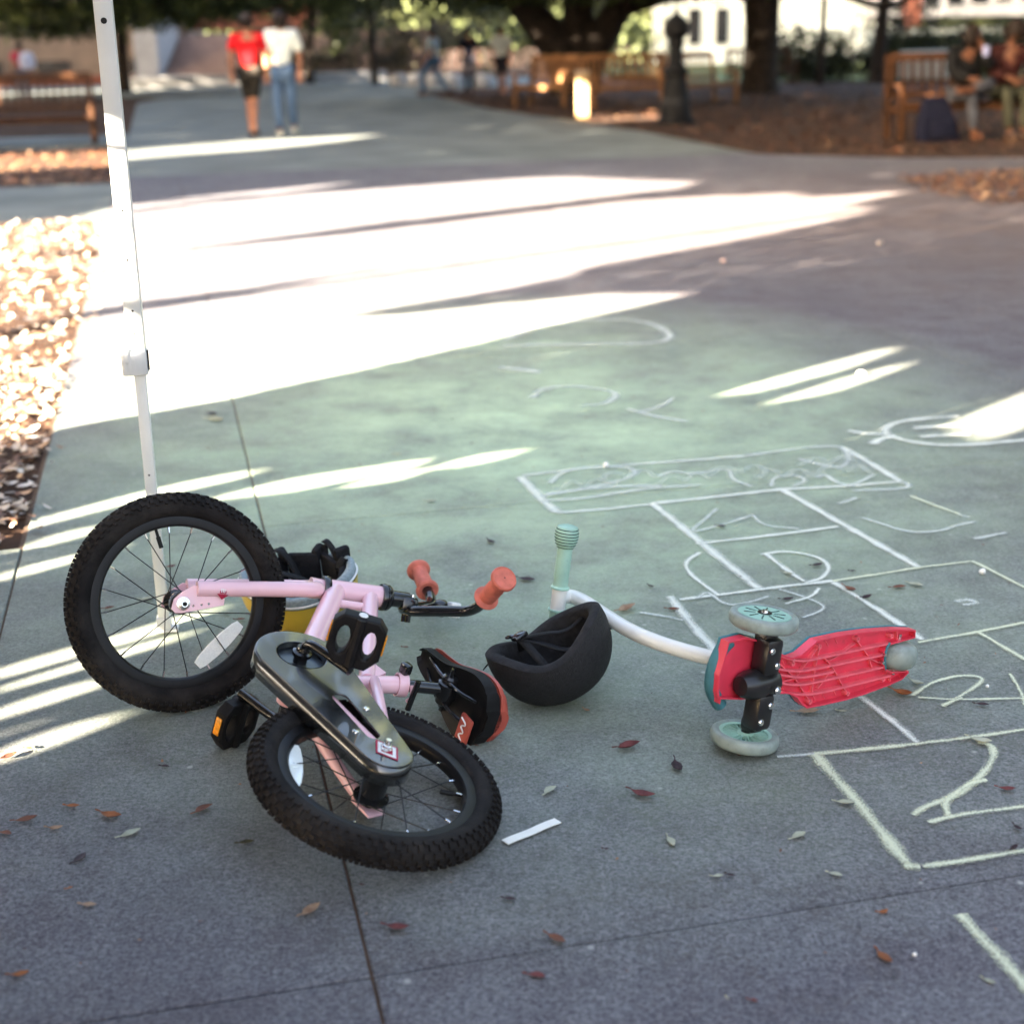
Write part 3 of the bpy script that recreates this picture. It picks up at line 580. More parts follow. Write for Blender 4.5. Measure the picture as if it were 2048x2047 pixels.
for i in range(9):
    k = (UU >= edges[i]) & (UU < edges[i + 1]); uc = [-1.6, 1.45, 6.5, 12.4, 16.4, 26, 34, 43, 62][i]; c = N2 * uc - S2 * (TREE_D + .9)
    t = empty('added_shade_tree', TL[i], 'tree', Matrix.Translation((c[0], c[1], -.06)), 'unseen trees added to shape the sunlight')
    q = Q[k].copy(); q[:, :, 0] -= c[0]; q[:, :, 1] -= c[1]; q[:, :, 2] += .06
    link('crown', quads_mesh('crown', q), M_FOL, t)
    mb = MB(); mb.tube([(0, 0, 0), (.05, .05, 1.2), (.0, .1, 3), (.1, 0, 5.5)], [.24, .17, .14, .05] if i not in (1, 2) else [.10, .06, .04, .02], 10)
    for s_ in (() if i in (1, 2, 4) else (-1, 1)): mb.tube([(0, .08, 2.2), (N2[0] * s_ * 1.4, N2[1] * s_ * 1.4, 3.6), (N2[0] * s_ * 2.3, N2[1] * s_ * 2.3, 5)], [.09, .06, .02], 8)
    mb.build('trunk', M_BARK, t)

# ================================================================== canopy tent: one leg stands in view
M_STEEL = mat('white_powder_coat', (.74, .75, .71), .38, var=.03, scale=15); M_HOLE = mat('dark_hole', (.02, .02, .02), .6); M_PLAS = mat('white_plastic', (.70, .71, .69), .45, var=.04)
M_TENT = mat('tent_fabric', (.55, .56, .57), .8, var=.05)
pb = g(330, 1262); TS = 2.9
tent = empty('canopy_tent', 'pop-up canopy tent on white square steel legs, one leg behind the bicycle', 'tent', Matrix.Translation((pb.x, pb.y, 0)) @ Matrix.Rotation(math.radians(9), 4, 'Z'))
for (lx, ly) in ((0, 0), (-TS, 0), (0, -TS), (-TS, -TS)):
    leg = MB().box((lx, ly, 1.38), (.034, .034, 1.58), bev=.003).build('leg', M_STEEL, tent)
    MB().box((lx + .001, ly, .30), (.0225, .0225, .595), bev=.002).build('inner_leg', M_STEEL, leg)
    sl = MB(); sl.box((lx - .006, ly - .001, .585), (.050, .044, .05), bev=.004); sl.box((lx - .022, ly - .018, .60), (.014, .016, .03), bev=.003)
    for r_ in range(3): sl.box((lx - .024 + .009 * r_, ly - .0235, .585), (.0025, .003, .034 - .008 * r_))
    slo = sl.build('slider_bracket', M_PLAS, leg); MB().box((lx + .0205, ly - .014, .59), (.0035, .008, .04)).build('latch_slot', M_HOLE, leg)
    ft = MB(); ft.box((lx + .006, ly, .0055), (.046, .034, .006), bev=.002); ft.box((lx, ly, .02), (.030, .030, .03), bev=.003); ft.lathe([(.004, .0), (.009, .0), (.009, .003), (.004, .003)], (lx + .021, ly - .008, .0085), (0, 0, 1), 12, True)
    ft.build('foot', M_PLAS, leg)
    for z_ in (1.235, .885, .79, .69, .645): MB().lathe([(.0, .0007), (.0058 if z_ > 1.2 else .0022, .0007), (.0058 if z_ > 1.2 else .0022, 0)], (lx, ly - .017, z_), (0, -1, 0), 12).build('button_hole', M_HOLE, leg)
    MB().lathe([(.0, .0007), (.0022, .0007), (.0022, 0)], (lx, ly - .0113, .35), (0, -1, 0), 8).build('button_hole', M_HOLE, leg)
for ex in ((0, 0, -TS, 0), (-TS, 0, -TS, -TS), (-TS, -TS, 0, -TS), (0, -TS, 0, 0)):
    a, b = Vector((ex[0], ex[1], 0)), Vector((ex[2], ex[3], 0)); m_ = (a + b) / 2
    tb = MB(); tb.tube([a + Vector((0, 0, 2.10)), m_ + Vector((0, 0, 1.86)), b + Vector((0, 0, 2.10))], .011, 8); tb.tube([a + Vector((0, 0, 1.80)), m_ + Vector((0, 0, 2.08)), b + Vector((0, 0, 1.80))], .011, 8)
    tb.build('truss_bar', M_STEEL, tent)
rf = MB(); o = .06; cs = [(o, o), (-TS - o, o), (-TS - o, -TS - o), (o, -TS - o)]; ap = (-TS / 2, -TS / 2, 2.95)
rf.add([(x, y, 2.17) for x, y in cs] + [ap], [(0, 1, 4), (1, 2, 4), (2, 3, 4), (3, 0, 4)]); rf.add([(x, y, z_) for z_ in (2.17, 1.98) for x, y in cs], [(0, 1, 5, 4), (1, 2, 6, 5), (2, 3, 7, 6), (3, 0, 4, 7)])
rf.build('roof', M_TENT, tent, False)

# ================================================================== child's bicycle lying on its left side
BR = Matrix(((-.6253, -.3148, .7141), (.7349, .0702, .6745), (.2625, -.9466, -.1874)))
# make the fitted rotation exactly orthonormal
bx = Vector((BR[0][0], BR[1][0], BR[2][0])).normalized(); by = Vector((BR[0][1], BR[1][1], BR[2][1])); by = (by - bx * by.dot(bx)).normalized(); bz = -bx.cross(by)      # the photograph shows the drive side mirrored; undone below by mirroring the meshes
BM = Matrix((bx, by, bz)).transposed().to_4x4(); BM.translation = (-.2222, 2.0645, .0800)
BMI = BM.inverted()
M_PINK = mat('pink_paint', (.89, .545, .60), .24, var=.03, scale=8, coat=.4); M_BLK = mat('black_gloss', (.012, .012, .013), .16, var=.2, coat=.3)
M_GRD = mat('guard_plastic', (.016, .017, .017), .26, var=.3, scale=20, coat=.8, spec=1.0); M_MAT = mat('black_matt', (.010, .0095, .010), .5, var=.2)
M_TYRE = mat('tyre_rubber', (.0135, .0115, .011), .8, var=.25, scale=25, bump=.3, bscale=250); M_RIM = mat('black_rim', (.007, .007, .008), .42, var=.2, spec=.25)
M_SIL = mat('chrome', (.75, .75, .74), .22, 1.0, var=.05); M_SPK = mat('spoke_black', (.02, .02, .02), .35, .3)
M_GRIP = mat('coral_rubber', (.62, .17, .12), .6, var=.1, scale=60, bump=.3, bscale=500); M_SADT = mat('coral_vinyl', (.40, .075, .05), .32, var=.06)
M_REFL = mat('clear_reflector', (.86, .90, .84), .12, var=.04, scale=300, spec=1.0, coat=.6); M_AMB = mat('amber_reflector', (.85, .32, .02), .2, var=.1, scale=200); M_REDD = mat('red_print', (.42, .03, .07), .5); M_WHT = mat('white_paint', (.8, .8, .78), .5, var=.05)
scuff(M_TYRE, (.20, .19, .18), 26, .66, .74, .7); scuff(M_TYRE, (.045, .038, .032), 7, .5, .7, .7); scuff(M_GRD, (.10, .11, .10), 70, .68, .76, .5); scuff(M_PINK, (.22, .10, .10), 60, .72, .78, .7); scuff(M_MAT, (.06, .055, .05), 50, .62, .75, .5)
BRAD = .202; TR = .0245
bike = empty('bicycle', "pink child's bicycle with black chain guard lying on its side on the paving", 'bicycle')
bike.matrix_world = BM @ Matrix.Diagonal((1, -1, 1, 1))
V3 = Vector
BB = V3((.2789, 0, .0257)); HB = V3((.5634, 0, .2893)); hang = 1.15967; AXS = V3((-math.cos(hang), 0, math.sin(hang))); FWS = V3((math.sin(hang), 0, math.cos(hang)))
st = 2.0299; LFT = V3((0, 1, 0)); SF = FWS * math.cos(st) + LFT * math.sin(st); SL = -FWS * math.sin(st) + LFT * math.cos(st)
HT = HB + AXS * .115; FH = HB - AXS * .2786 + SF * .0587; SC = V3((.2284, 0, .2296)); SUP = V3((-.396, 0, .918)); CLM = HT + AXS * .059 + SF * .0192

# frame
fr = MB()
dt0 = HB.lerp(HT, .20)
fr.tube([HB + AXS * .0, HT], .0215, 20)
frame = fr.build('frame', M_PINK, bike)
MB().tube([dt0, dt0.lerp(BB, .5), BB + (dt0 - BB).normalized() * .01], [.0205, .0205, .019], 18).build('down_tube', M_PINK, frame)
JS = BB.lerp(SC, .70)
MB().tube([HB.lerp(HT, .82), JS + V3((.012, 0, 0))], [.0165, .0150], 16).build('top_tube', M_PINK, frame)
MB().tube([BB, SC - SUP * .002], .0160, 16).build('seat_tube', M_PINK, frame)
gs = MB(); p_a, p_b, p_c = HB.lerp(HT, .30) + (BB - dt0).normalized() * .055, HB.lerp(HT, .70) + (JS - HT).normalized() * .055, HB.lerp(HT, .5)
gs.tube([p_a, p_b], .0085, 10); gs.build('gusset', M_PINK, frame)
MB().tube([BB + V3((0, -.036, 0)), BB + V3((0, .036, 0))], .021, 18).build('bottom_bracket', M_PINK, frame)
for s_ in (-1, 1):
    MB().tube(smooth_path([BB + V3((-.015, s_ * .018, 0)), BB + V3((-.07, s_ * .033, -.004)), V3((.05, s_ * .046, .0)), V3((.0, s_ * .048, 0))]), .011, 10).build('chain_stay', M_PINK, frame)
    MB().tube(smooth_path([JS + V3((-.006, s_ * .012, 0)), JS.lerp(V3((0, 0, 0)), .3) + V3((0, s_ * .036, 0)), V3((.012, s_ * .048, .018))]), .0095, 10).build('seat_stay', M_PINK, frame)
    MB().box((.0, s_ * .0505, 0), (.05, .005, .034), bev=.002).build('dropout', M_PINK, frame)
gp = MB(); gp.add([JS + V3((-.004, y_, -.03)) for y_ in (-.006, .006)] + [JS + V3((.05, y_, .045)) for y_ in (-.006, .006)] + [JS + V3((.02, y_, .048)) for y_ in (-.006, .006)], [(0, 2, 4), (1, 5, 3), (0, 1, 3, 2), (2, 3, 5, 4), (4, 5, 1, 0)])
gp.build('gusset', M_PINK, frame, False)
# seat clamp, post, saddle
cl = MB(); cl.lathe([(.0185, -.012), (.0215, -.012), (.0215, .006), (.0150, .006)], SC, SUP, 18); clo = cl.build('seat_clamp', M_PINK, bike)
MB().tube([SC + V3((-.024, -.014, 0)), SC + V3((-.036, .004, -.004)), SC + V3((-.024, .018, 0))], .0045, 8).build('clamp_ear', M_PINK, clo)
MB().tube([SC + V3((-.036, -.030, -.002)), SC + V3((-.036, .028, -.006))], .0055, 10).build('clamp_bolt', M_BLK, clo)
MB().box(SC + V3((.006, -.030, .002)), (.020, .022, .018), bev=.005).build('quick_lever', M_BLK, clo)
MB().tube([SC, SC + SUP * .085], .0115, 16).build('seat_post', M_BLK, bike)
CC = SC + SUP * .072
sdc = MB(); sdc.lathe([(.0, -.030), (.012, -.030), (.016, -.026), (.016, -.016), (.020, -.014), (.020, .014), (.016, .016), (.016, .026), (.012, .030), (0, .030)], CC + SUP * .014, (0, 1, 0), 16)
sdc.tube([CC + SUP * .014 - V3((0, .044, 0)), CC + SUP * .014 + V3((0, .044, 0))], .0042, 8); sdc.build('saddle_clamp', M_BLK, bike)
# saddle surface: s runs tail (0) to nose (1)
SX, SN = V3((.985, 0, .17)), V3((-.17, 0, .985)); SO = CC + SUP * .030 - SX * .108; SLEN = .235
def sad_w(s_): return float(np.mean([_sw(min(max(s_ + d_, s_ * .0), 1)) for d_ in (-.05, -.025, 0, .025, .05)])) if .06 < s_ < .94 else float(_sw(s_))
def _sw(s_): return np.interp(s_, [0, .04, .12, .25, .42, .60, .80, .94, 1.0], [.026, .052, .066, .068, .055, .036, .027, .022, .008])
def sad_shell(z_top, z_bot, edge, name, mt, parent, ns=44, nj=12, under=False):
    Vv = []; Ff = []
    for i in range(ns + 1):
        s_ = i / ns; w_ = sad_w(s_) * edge
        crown = .006 * math.sin(math.pi * s_) * -1 + .012 * (1 - s_) ** 2
        ring = []
        for j in range(nj + 1):
            t_ = -1 + 2 * j / nj; zz = z_top + crown - (abs(t_) ** 3.0) * .014; ring.append(SO + SX * (s_ * SLEN) + V3((0, t_ * w_, 0)) + SN * zz)
        for t_ in (1.0, .55, -.55, -1.0): ring.append(SO + SX * (s_ * SLEN) + V3((0, t_ * w_ * .985, 0)) + SN * (z_bot + crown * .5 + (.008 if abs(t_) < 1 and under else 0)))
        Vv += ring
    m_ = nj + 5
    for i in range(ns):
        for j in range(m_): Ff.append((i * m_ + j, i * m_ + (j + 1) % m_, (i + 1) * m_ + (j + 1) % m_, (i + 1) * m_ + j))
    Ff += [tuple(range(m_)), tuple(reversed(range(ns * m_, ns * m_ + m_)))]
    return MB().add(Vv, Ff).build(name, mt, parent, True, angle=50)
sad = sad_shell(.022, -.012, 1.0, 'saddle', M_MAT, bike, under=True)
sad_shell(.037, .020, .95, 'saddle_top', M_SADT, sad)
for s_ in (-1, 1):
    MB().tube(smooth_path([SO + SX * .03 + V3((0, s_ * .026, 0)) - SN * .008, SO + SX * .07 + V3((0, s_ * .022, 0)) - SN * .024, SO + SX * .14 + V3((0, s_ * .02, 0)) - SN * .024, SO + SX * .20 + V3((0, s_ * .012, 0)) - SN * .006]), .0034, 8).build('rail', M_BLK, sad)
lb = SO + SX * .030 - SN * .016
tagb = MB().box(lb + V3((0, .030, 0)), (.034, .052, .008), Matrix.Rotation(-.17, 3, 'Y'), .003).build('saddle_badge', M_SADT, sad)
MB().tube(smooth_path([lb + V3((.010, .010, -.0048)), lb + V3((-.008, .018, -.0048)), lb + V3((.009, .026, -.0048)), lb + V3((-.008, .034, -.0048)), lb + V3((.008, .042, -.0048)), lb + V3((-.006, .050, -.0048))], 2), .0016, 6).build('lettering', M_WHT, sad)

# wheels
def wheel(center, ax_n, rot0, refl_px, valve_ang, drum):
    n = V3(ax_n).normalized(); up = V3((0, 0, 1)) if abs(n.z) < .8 else V3((1, 0, 0)); e1 = (up - n * up.dot(n)).normalized(); e2 = n.cross(e1)
    P = lambda a, r, h=0.: center + (e1 * math.cos(a) + e2 * math.sin(a)) * r + n * h
    rim = MB(); ri, ro = .1415, .158
    rim.lathe([(ri, -.007), (ri + .004, -.0125), (ro, -.0140), (ro + .004, -.0130), (ro + .001, -.0105), (ro - .004, -.008), (ro - .004, .008), (ro + .001, .0105), (ro + .004, .0130), (ro, .0140), (ri + .004, .0125), (ri, .007)], center, n, 72, True)
    w_ = rim.build('wheel', M_RIM, bike)
    Rc = BRAD - TR
    prof = []
    for i in range(22):
        t_ = 2 * math.pi * i / 22; r_ = Rc + TR * math.cos(t_) * (1.0 if math.cos(t_) > 0 else .86); prof.append((r_, TR * .98 * math.sin(t_)))
    ty = MB().lathe(prof, center, n, 96, True).build('tyre', M_TYRE, w_, angle=80)
    MB().torus(center, n, Rc - TR * .55, .0012, 96, 6).add([], []).build('bead_line', M_TYRE, ty)
    kn = MB(); NK = 70
    for i in range(NK):
        for row, (t_, wd, ln, off) in enumerate(((.0, .0085, .0075, 0), (.42, .008, .008, .5), (-.42, .008, .008, .5), (.88, .010, .0068, 0), (-.88, .010, .0068, 0), (1.18, .006, .0048, .5), (-1.18, .006, .0048, .5))):
            a_ = 2 * math.pi * (i + off) / NK; er = e1 * math.cos(a_) + e2 * math.sin(a_); et = n.cross(er); tn = er * math.cos(t_) + n * math.sin(t_); tb_ = -er * math.sin(t_) + n * math.cos(t_)
            c_ = center + er * Rc + tn * (TR * .985); M3 = Matrix((tb_, et, tn)).transposed()
            kn.box(c_, (wd, ln, .0085), M3)
    k_ = kn.build('tread', M_TYRE, ty, False); k_['kind'] = 'stuff'
    hb = MB(); r1, r2, hw = (.017, .012, .030) if not drum else (.024, .021, .034)
    hb.lathe([(0, -hw - .014), (.008, -hw - .014), (.009, -hw), (r2 + .002, -hw), (r1 + .005, -hw + .001), (r1 + .005, -hw + .005), (r2, -hw + .010), (r2, hw - .010), (r1 + .005, hw - .005), (r1 + .005, hw - .001), (r2 + .002, hw), (.009, hw), (.008, hw + .014), (0, hw + .014)], center, n, 24)
    hub = hb.build('hub', M_BLK, w_)
    NS = 20
    for i in range(NS):
        sd_ = 1 if i % 2 == 0 else -1; k = i // 2; ar = rot0 + 2 * math.pi * (i + .5) / NS; tw = .95 if k % 2 == 0 else -.95
        MB().tube([P(ar + tw, r1 + .003, sd_ * (hw - .003)), P(ar, ri - .011, sd_ * .003)], .00105, 6).build('spoke', M_SPK, w_)
        MB().tube([P(ar, ri - .011, sd_ * .003), P(ar, ri + .001, sd_ * .002)], .0019, 6).build('nipple', M_SIL, w_)
    MB().tube([P(valve_ang, ri + .002), P(valve_ang, ri - .014), P(valve_ang, ri - .0145), P(valve_ang, ri - .036)], [.0028, .0028, .0042, .0040], 10).build('valve', M_MAT, w_)
    nw = (BM.to_3x3() @ n); cw = BM @ center
    q = BMI @ on_plane(*refl_px, cw, nw); rv_ = q - center; ra = rv_.normalized(); rt = n.cross(ra); rr = rv_.length
    out = []; Lh, Wh = .056, .0145
    for (x_, y_) in ((-Lh, -Wh * .55), (-Lh * .8, -Wh * .8), (-Lh * .3, -Wh), (Lh * .3, -Wh), (Lh * .8, -Wh * .8), (Lh, -Wh * .55), (Lh, Wh * .55), (Lh * .8, Wh * .8), (Lh * .3, Wh), (-Lh * .3, Wh), (-Lh * .8, Wh * .8), (-Lh, Wh * .55)): out.append((x_, y_))
    me = plate_mesh(out, [], .007, .0015, 'reflector', None); Mr = Matrix((rt, -ra, rt.cross(-ra))).transposed().to_4x4(); Mr.translation = center + ra * rr * .97; me.transform(Mr)
    ro_ = link('reflector', me, M_REFL, w_)
    for fs in (-1, 1): MB().lathe([(0, .0008), (.0085, .0008), (.0085, 0)], center + ra * rr * .97 + n * fs * .0035, n * fs, 16).build('reflector_boss', M_REFL, ro_)
    return w_
def wheel_angle(center, ax_n, px, py):
    n = V3(ax_n).normalized(); up = V3((0, 0, 1)) if abs(n.z) < .8 else V3((1, 0, 0)); e1 = (up - n * up.dot(n)).normalized(); e2 = n.cross(e1)
    q = BMI @ on_plane(px, py, BM @ center, BM.to_3x3() @ n) - center; return math.atan2(q.dot(e2), q.dot(e1))
wheel(FH, SL, wheel_angle(FH, SL, 383, 1060) + math.pi / 20, (440, 1291), wheel_angle(FH, SL, 315, 1070), False)
wheel(V3((0, 0, 0)), LFT, .2, (582, 1530), wheel_angle(V3((0, 0, 0)), LFT, 925, 1590), True)
# fork
fork = MB().tube([HB - AXS * .004, HB - AXS * .030], [.019, .021], 16).build('fork', M_PINK, bike)
for s_ in (-1, 1):
    c0 = HB - AXS * .022; sh = HB - AXS * .034 + SL * s_ * .040 + SF * .003; end = FH + SL * s_ * .049 - SF * .030 + AXS * .022
    MB().tube(smooth_path([c0, c0 + SL * s_ * .030, sh + SL * s_ * .006, HB - AXS * .07 + SL * s_ * .050 + SF * .006, end]), .0150, 16).build('fork_leg', M_PINK, fork)
    # dropout plate with a row of holes
    o2 = [(-.020, -.012), (-.012, -.019), (.0, -.018), (.075, .006), (.075, .018), (.028, .034), (.014, .036), (-.006, .020), (-.018, .006)]
    circ = lambda cx, cy, r_: [(cx + r_ * math.cos(a_ * math.pi / 5), cy + r_ * math.sin(a_ * math.pi / 5)) for a_ in range(10)]
    me = plate_mesh(o2, [circ(.019, -.002, .0022), circ(.034, .002, .0022), circ(.047, .005, .0022)], .004, .0008, 'dropout', None)
    xd, yd = AXS, -SF; Md = Matrix((xd, yd, xd.cross(yd))).transposed().to_4x4(); Md.translation = FH + SL * s_ * .0515; me.transform(Md); link('dropout', me, M_PINK, fork)
    nut = MB(); nut.lathe([(.0, .0), (.0125, .0), (.0125, .003), (.0095, .0035), (.0095, .011), (.006, .012), (.006, .017), (0, .017)], FH + SL * s_ * .0535, SL * s_, 18); nut.build('axle_nut', M_SIL, fork)
    nz_ = MB(); nz_.lathe([(0, .0005), (.0042, .0005), (.0042, 0)], FH + SL * s_ * .0707, SL * s_, 12); nz_.build('axle_end', M_MAT, fork)
# printed crest on the near fork leg: dark red arrow with a pale crown
dc = FH + SL * .049 - SF * .030 + AXS * .068
lp = lambda x_, y_: dc + AXS * x_ + SF * y_ + SL * .0158 - SL * .0158 * (1 - math.cos(min(1.2, abs(y_) / .0158))) * .9
cr = MB(); cr.add([lp(-.011, .004), lp(.011, .004), lp(0, .014)], [(0, 1, 2)]); cr.add([lp(-.006, -.008), lp(.006, -.008), lp(.006, .003), lp(-.006, .003)], [(0, 1, 2, 3)]); cr.build('crest', M_REDD, fork, False)
c2 = MB()
for x_ in (-.004, -.001, .002): c2.add([lp(x_, -.0065) + SL * .0003, lp(x_ + .0016, -.0065) + SL * .0003, lp(x_ + .0016, .001) + SL * .0003, lp(x_, .001) + SL * .0003], [(0, 1, 2, 3)])
k_ = c2.build('crest_bars', M_WHT, fork, False); k_['kind'] = 'stuff'
# head set and stem
MB().lathe([(.0205, -.007), (.026, -.007), (.0275, -.003), (.0275, .003), (.026, .006), (.0205, .006)], HB + AXS * .001, AXS, 22).build('lower_headset', M_BLK, bike)
MB().lathe([(.0, 0), (.026, 0), (.0275, .003), (.0275, .008), (.0245, .009), (.0245, .011), (.0265, .012), (.0265, .016), (.022, .022), (.0165, .024), (.0165, .050), (.0155, .060), (0, .062)], HT - AXS * .001, AXS, 22).build('upper_headset', M_BLK, bike)
stm = MB().box(CLM - SF * .012, (.034, .036, .030), Matrix((AXS, SL, SF)).transposed(), .006).build('stem', M_BLK, bike)
MB().tube([CLM + AXS * .008 - SF * .032, CLM + AXS * .008 - SF * .020], .006, 10).build('stem_bolt', M_SIL, stm)
for s_ in (-1, 1): MB().tube([CLM + SL * s_ * .012, CLM + SF * .024 + SL * s_ * .012], .0055, 8).build('clamp_bolt', M_BLK, stm)
# handlebar
ga = .5068; hbars = []
def gdir(s_): return SL * s_ * math.cos(ga) - SF * math.sin(ga)
def gin(s_): return CLM + AXS * .0977 - SF * .0455 + SL * s_ * .1653
path = []
for s_ in (-1, 1):
    gi_, gd_ = gin(s_), gdir(s_); bend = gi_ - gd_ * .062
    arm = [CLM + SL * s_ * .02, CLM + SL * s_ * .034 + AXS * .004, CLM.lerp(bend, .55) + SL * s_ * .008, bend, gi_ + gd_ * .005, gi_ + gd_ * .07]
    path = (list(reversed(arm)) if s_ < 0 else path + arm)
bar = MB().tube(smooth_path(path, 3), .0108, 14).build('handlebar', M_BLK, bike)
for s_ in (-1, 1):
    gi_, gd_ = gin(s_), gdir(s_)
    gr = MB().lathe([(.0115, .0), (.0205, -.002), (.0245, .001), (.0250, .004), (.0215, .0065), (.0172, .009), (.0168, .018), (.0178, .021), (.0168, .024), (.0178, .034), (.0168, .037), (.0178, .047), (.0168, .05), (.0170, .070), (.0180, .076), (.0235, .079), (.0255, .082), (.0255, .0865), (.0235, .090), (.0225, .0905), (.0215, .0893), (0, .0897)], gi_ - gd_ * .004, gd_, 30).build('grip', M_GRIP, bike)
    MB().lathe([(0, .0006), (.0014, .0006), (.0014, 0)], gi_ + gd_ * .0858, gd_, 10).build('vent_hole', M_HOLE, gr)
# bell on the far half of the bar
bc = CLM.lerp(gin(-1) - gdir(-1) * .062, .72) + AXS * .020
bl = MB().lathe([(.0, -.022), (.014, -.022), (.018, -.016), (.019, -.004), (.017, 0), (0, 0)], bc + AXS * .020, AXS, 20).build('bell', M_BLK, bike)
MB().box(bc + AXS * .040, (.024, .034, .032), Matrix((AXS, SL, SF)).transposed(), .006).build('bell_cap', M_WHT, bl)

# chain guard
def stadium(c0, r0, c1, r1, n=22):
    c0, c1 = np.array(c0), np.array(c1); d = c1 - c0; L = np.linalg.norm(d); th = math.atan2(d[1], d[0]); al = math.acos((r0 - r1) / L); out = []
    for i in range(n + 1): a_ = th + al + (2 * math.pi - 2 * al) * i / n; out.append((c0[0] + r0 * math.cos(a_), c0[1] + r0 * math.sin(a_)))
    for i in range(n + 1): a_ = th - al + 2 * al * i / n; out.append((c1[0] + r1 * math.cos(a_), c1[1] + r1 * math.sin(a_)))
    return out
bb2 = (BB.x, BB.z); rh2 = (-.002, 0); L2 = lambda t_, o_=0: (bb2[0] + (rh2[0] - bb2[0]) * t_ - o_ * (rh2[1] - bb2[1]) / .28, bb2[1] + (rh2[1] - bb2[1]) * t_ + o_ * (rh2[0] - bb2[0]) / .28)
GY = -.058
Mg = Matrix(((1, 0, 0, 0), (0, 0, -1, GY + .002), (0, 1, 0, 0), (0, 0, 0, 1)))   # plate x,y -> bike x,z ; plate z -> -y
def circle2(c, r_, n=36): return [(c[0] + r_ * math.cos(2 * math.pi * i / n), c[1] + r_ * math.sin(2 * math.pi * i / n)) for i in range(n)]
slot = stadium(L2(.47, -.001), .0135, L2(.84, -.001), .0115, 10)
outl = stadium(bb2, .078, rh2, .043)
guard = link('chain_guard', plate_mesh(outl, [circle2(bb2, .043), slot], .0035, .0012, 'chain_guard', Mg), M_GRD, bike)
gw = MB(); nO = len(outl)
Vs = [(p[0] * 1, GY + .0035, p[1]) for p in outl] + [(p[0], GY + .036, p[1]) for p in outl]
ctr = V3((.14, 0, .012)); 
gw.add(Vs, [(i, (i + 1) % nO, nO + (i + 1) % nO, nO + i) for i in range(nO)])
gwo = gw.build('guard_rim', M_GRD, guard, True, angle=30); sm = gwo.modifiers.new('wall', 'SOLIDIFY'); sm.thickness = .0025; sm.offset = 0
MB().lathe([(.043, 0), (.043, .010), (.0415, .010), (.0415, -.0005)], (BB.x, GY + .001, BB.z), (0, 1, 0), 36).build('guard_collar', M_GRD, guard)
MB().lathe([(0, .0), (.056, .0), (.056, .003), (0, .003)], (BB.x, GY + .014, BB.z), (0, 1, 0), 40).build('chain_ring', mat('steel_blue', (.12, .14, .16), .3, .8), bike)
for q_ in ((L2(.80, .024)), (L2(.60, -.030))):
    MB().lathe([(0, .0022), (.005, .0018), (.0058, 0)], (q_[0], GY - .0001, q_[1]), (0, -1, 0), 12).build('guard_screw', M_SIL, guard)
# diamond sticker and axle end at the small end
dq = lambda x_, z_, e=.0009: (rh2[0] + x_, GY - e, rh2[1] + z_)
MB().add([dq(-.030, .0), dq(.0, -.022), dq(.030, .0), dq(0, .022)], [(0, 1, 2, 3)]).build('diamond_sticker', M_REDD, guard, False)
stk = MB(); o_, i_ = .82, .52
stk.add([dq(-.030 * o_, 0, .0013), dq(0, -.022 * o_, .0013), dq(.030 * o_, 0, .0013), dq(0, .022 * o_, .0013), dq(-.030 * i_, 0, .0013), dq(0, -.022 * i_, .0013), dq(.030 * i_, 0, .0013), dq(0, .022 * i_, .0013)], [(0, 1, 5, 4), (1, 2, 6, 5), (2, 3, 7, 6), (3, 0, 4, 7)])
stk.build('sticker_outline', M_WHT, guard, False)
MB().lathe([(0, 0), (.009, 0), (.009, .003), (.0075, .0035), (.0075, .008), (.0045, .009), (.0045, .018), (0, .018)], (0, GY - .001, 0), (0, -1, 0), 16).build('axle_nut', M_SIL, bike)
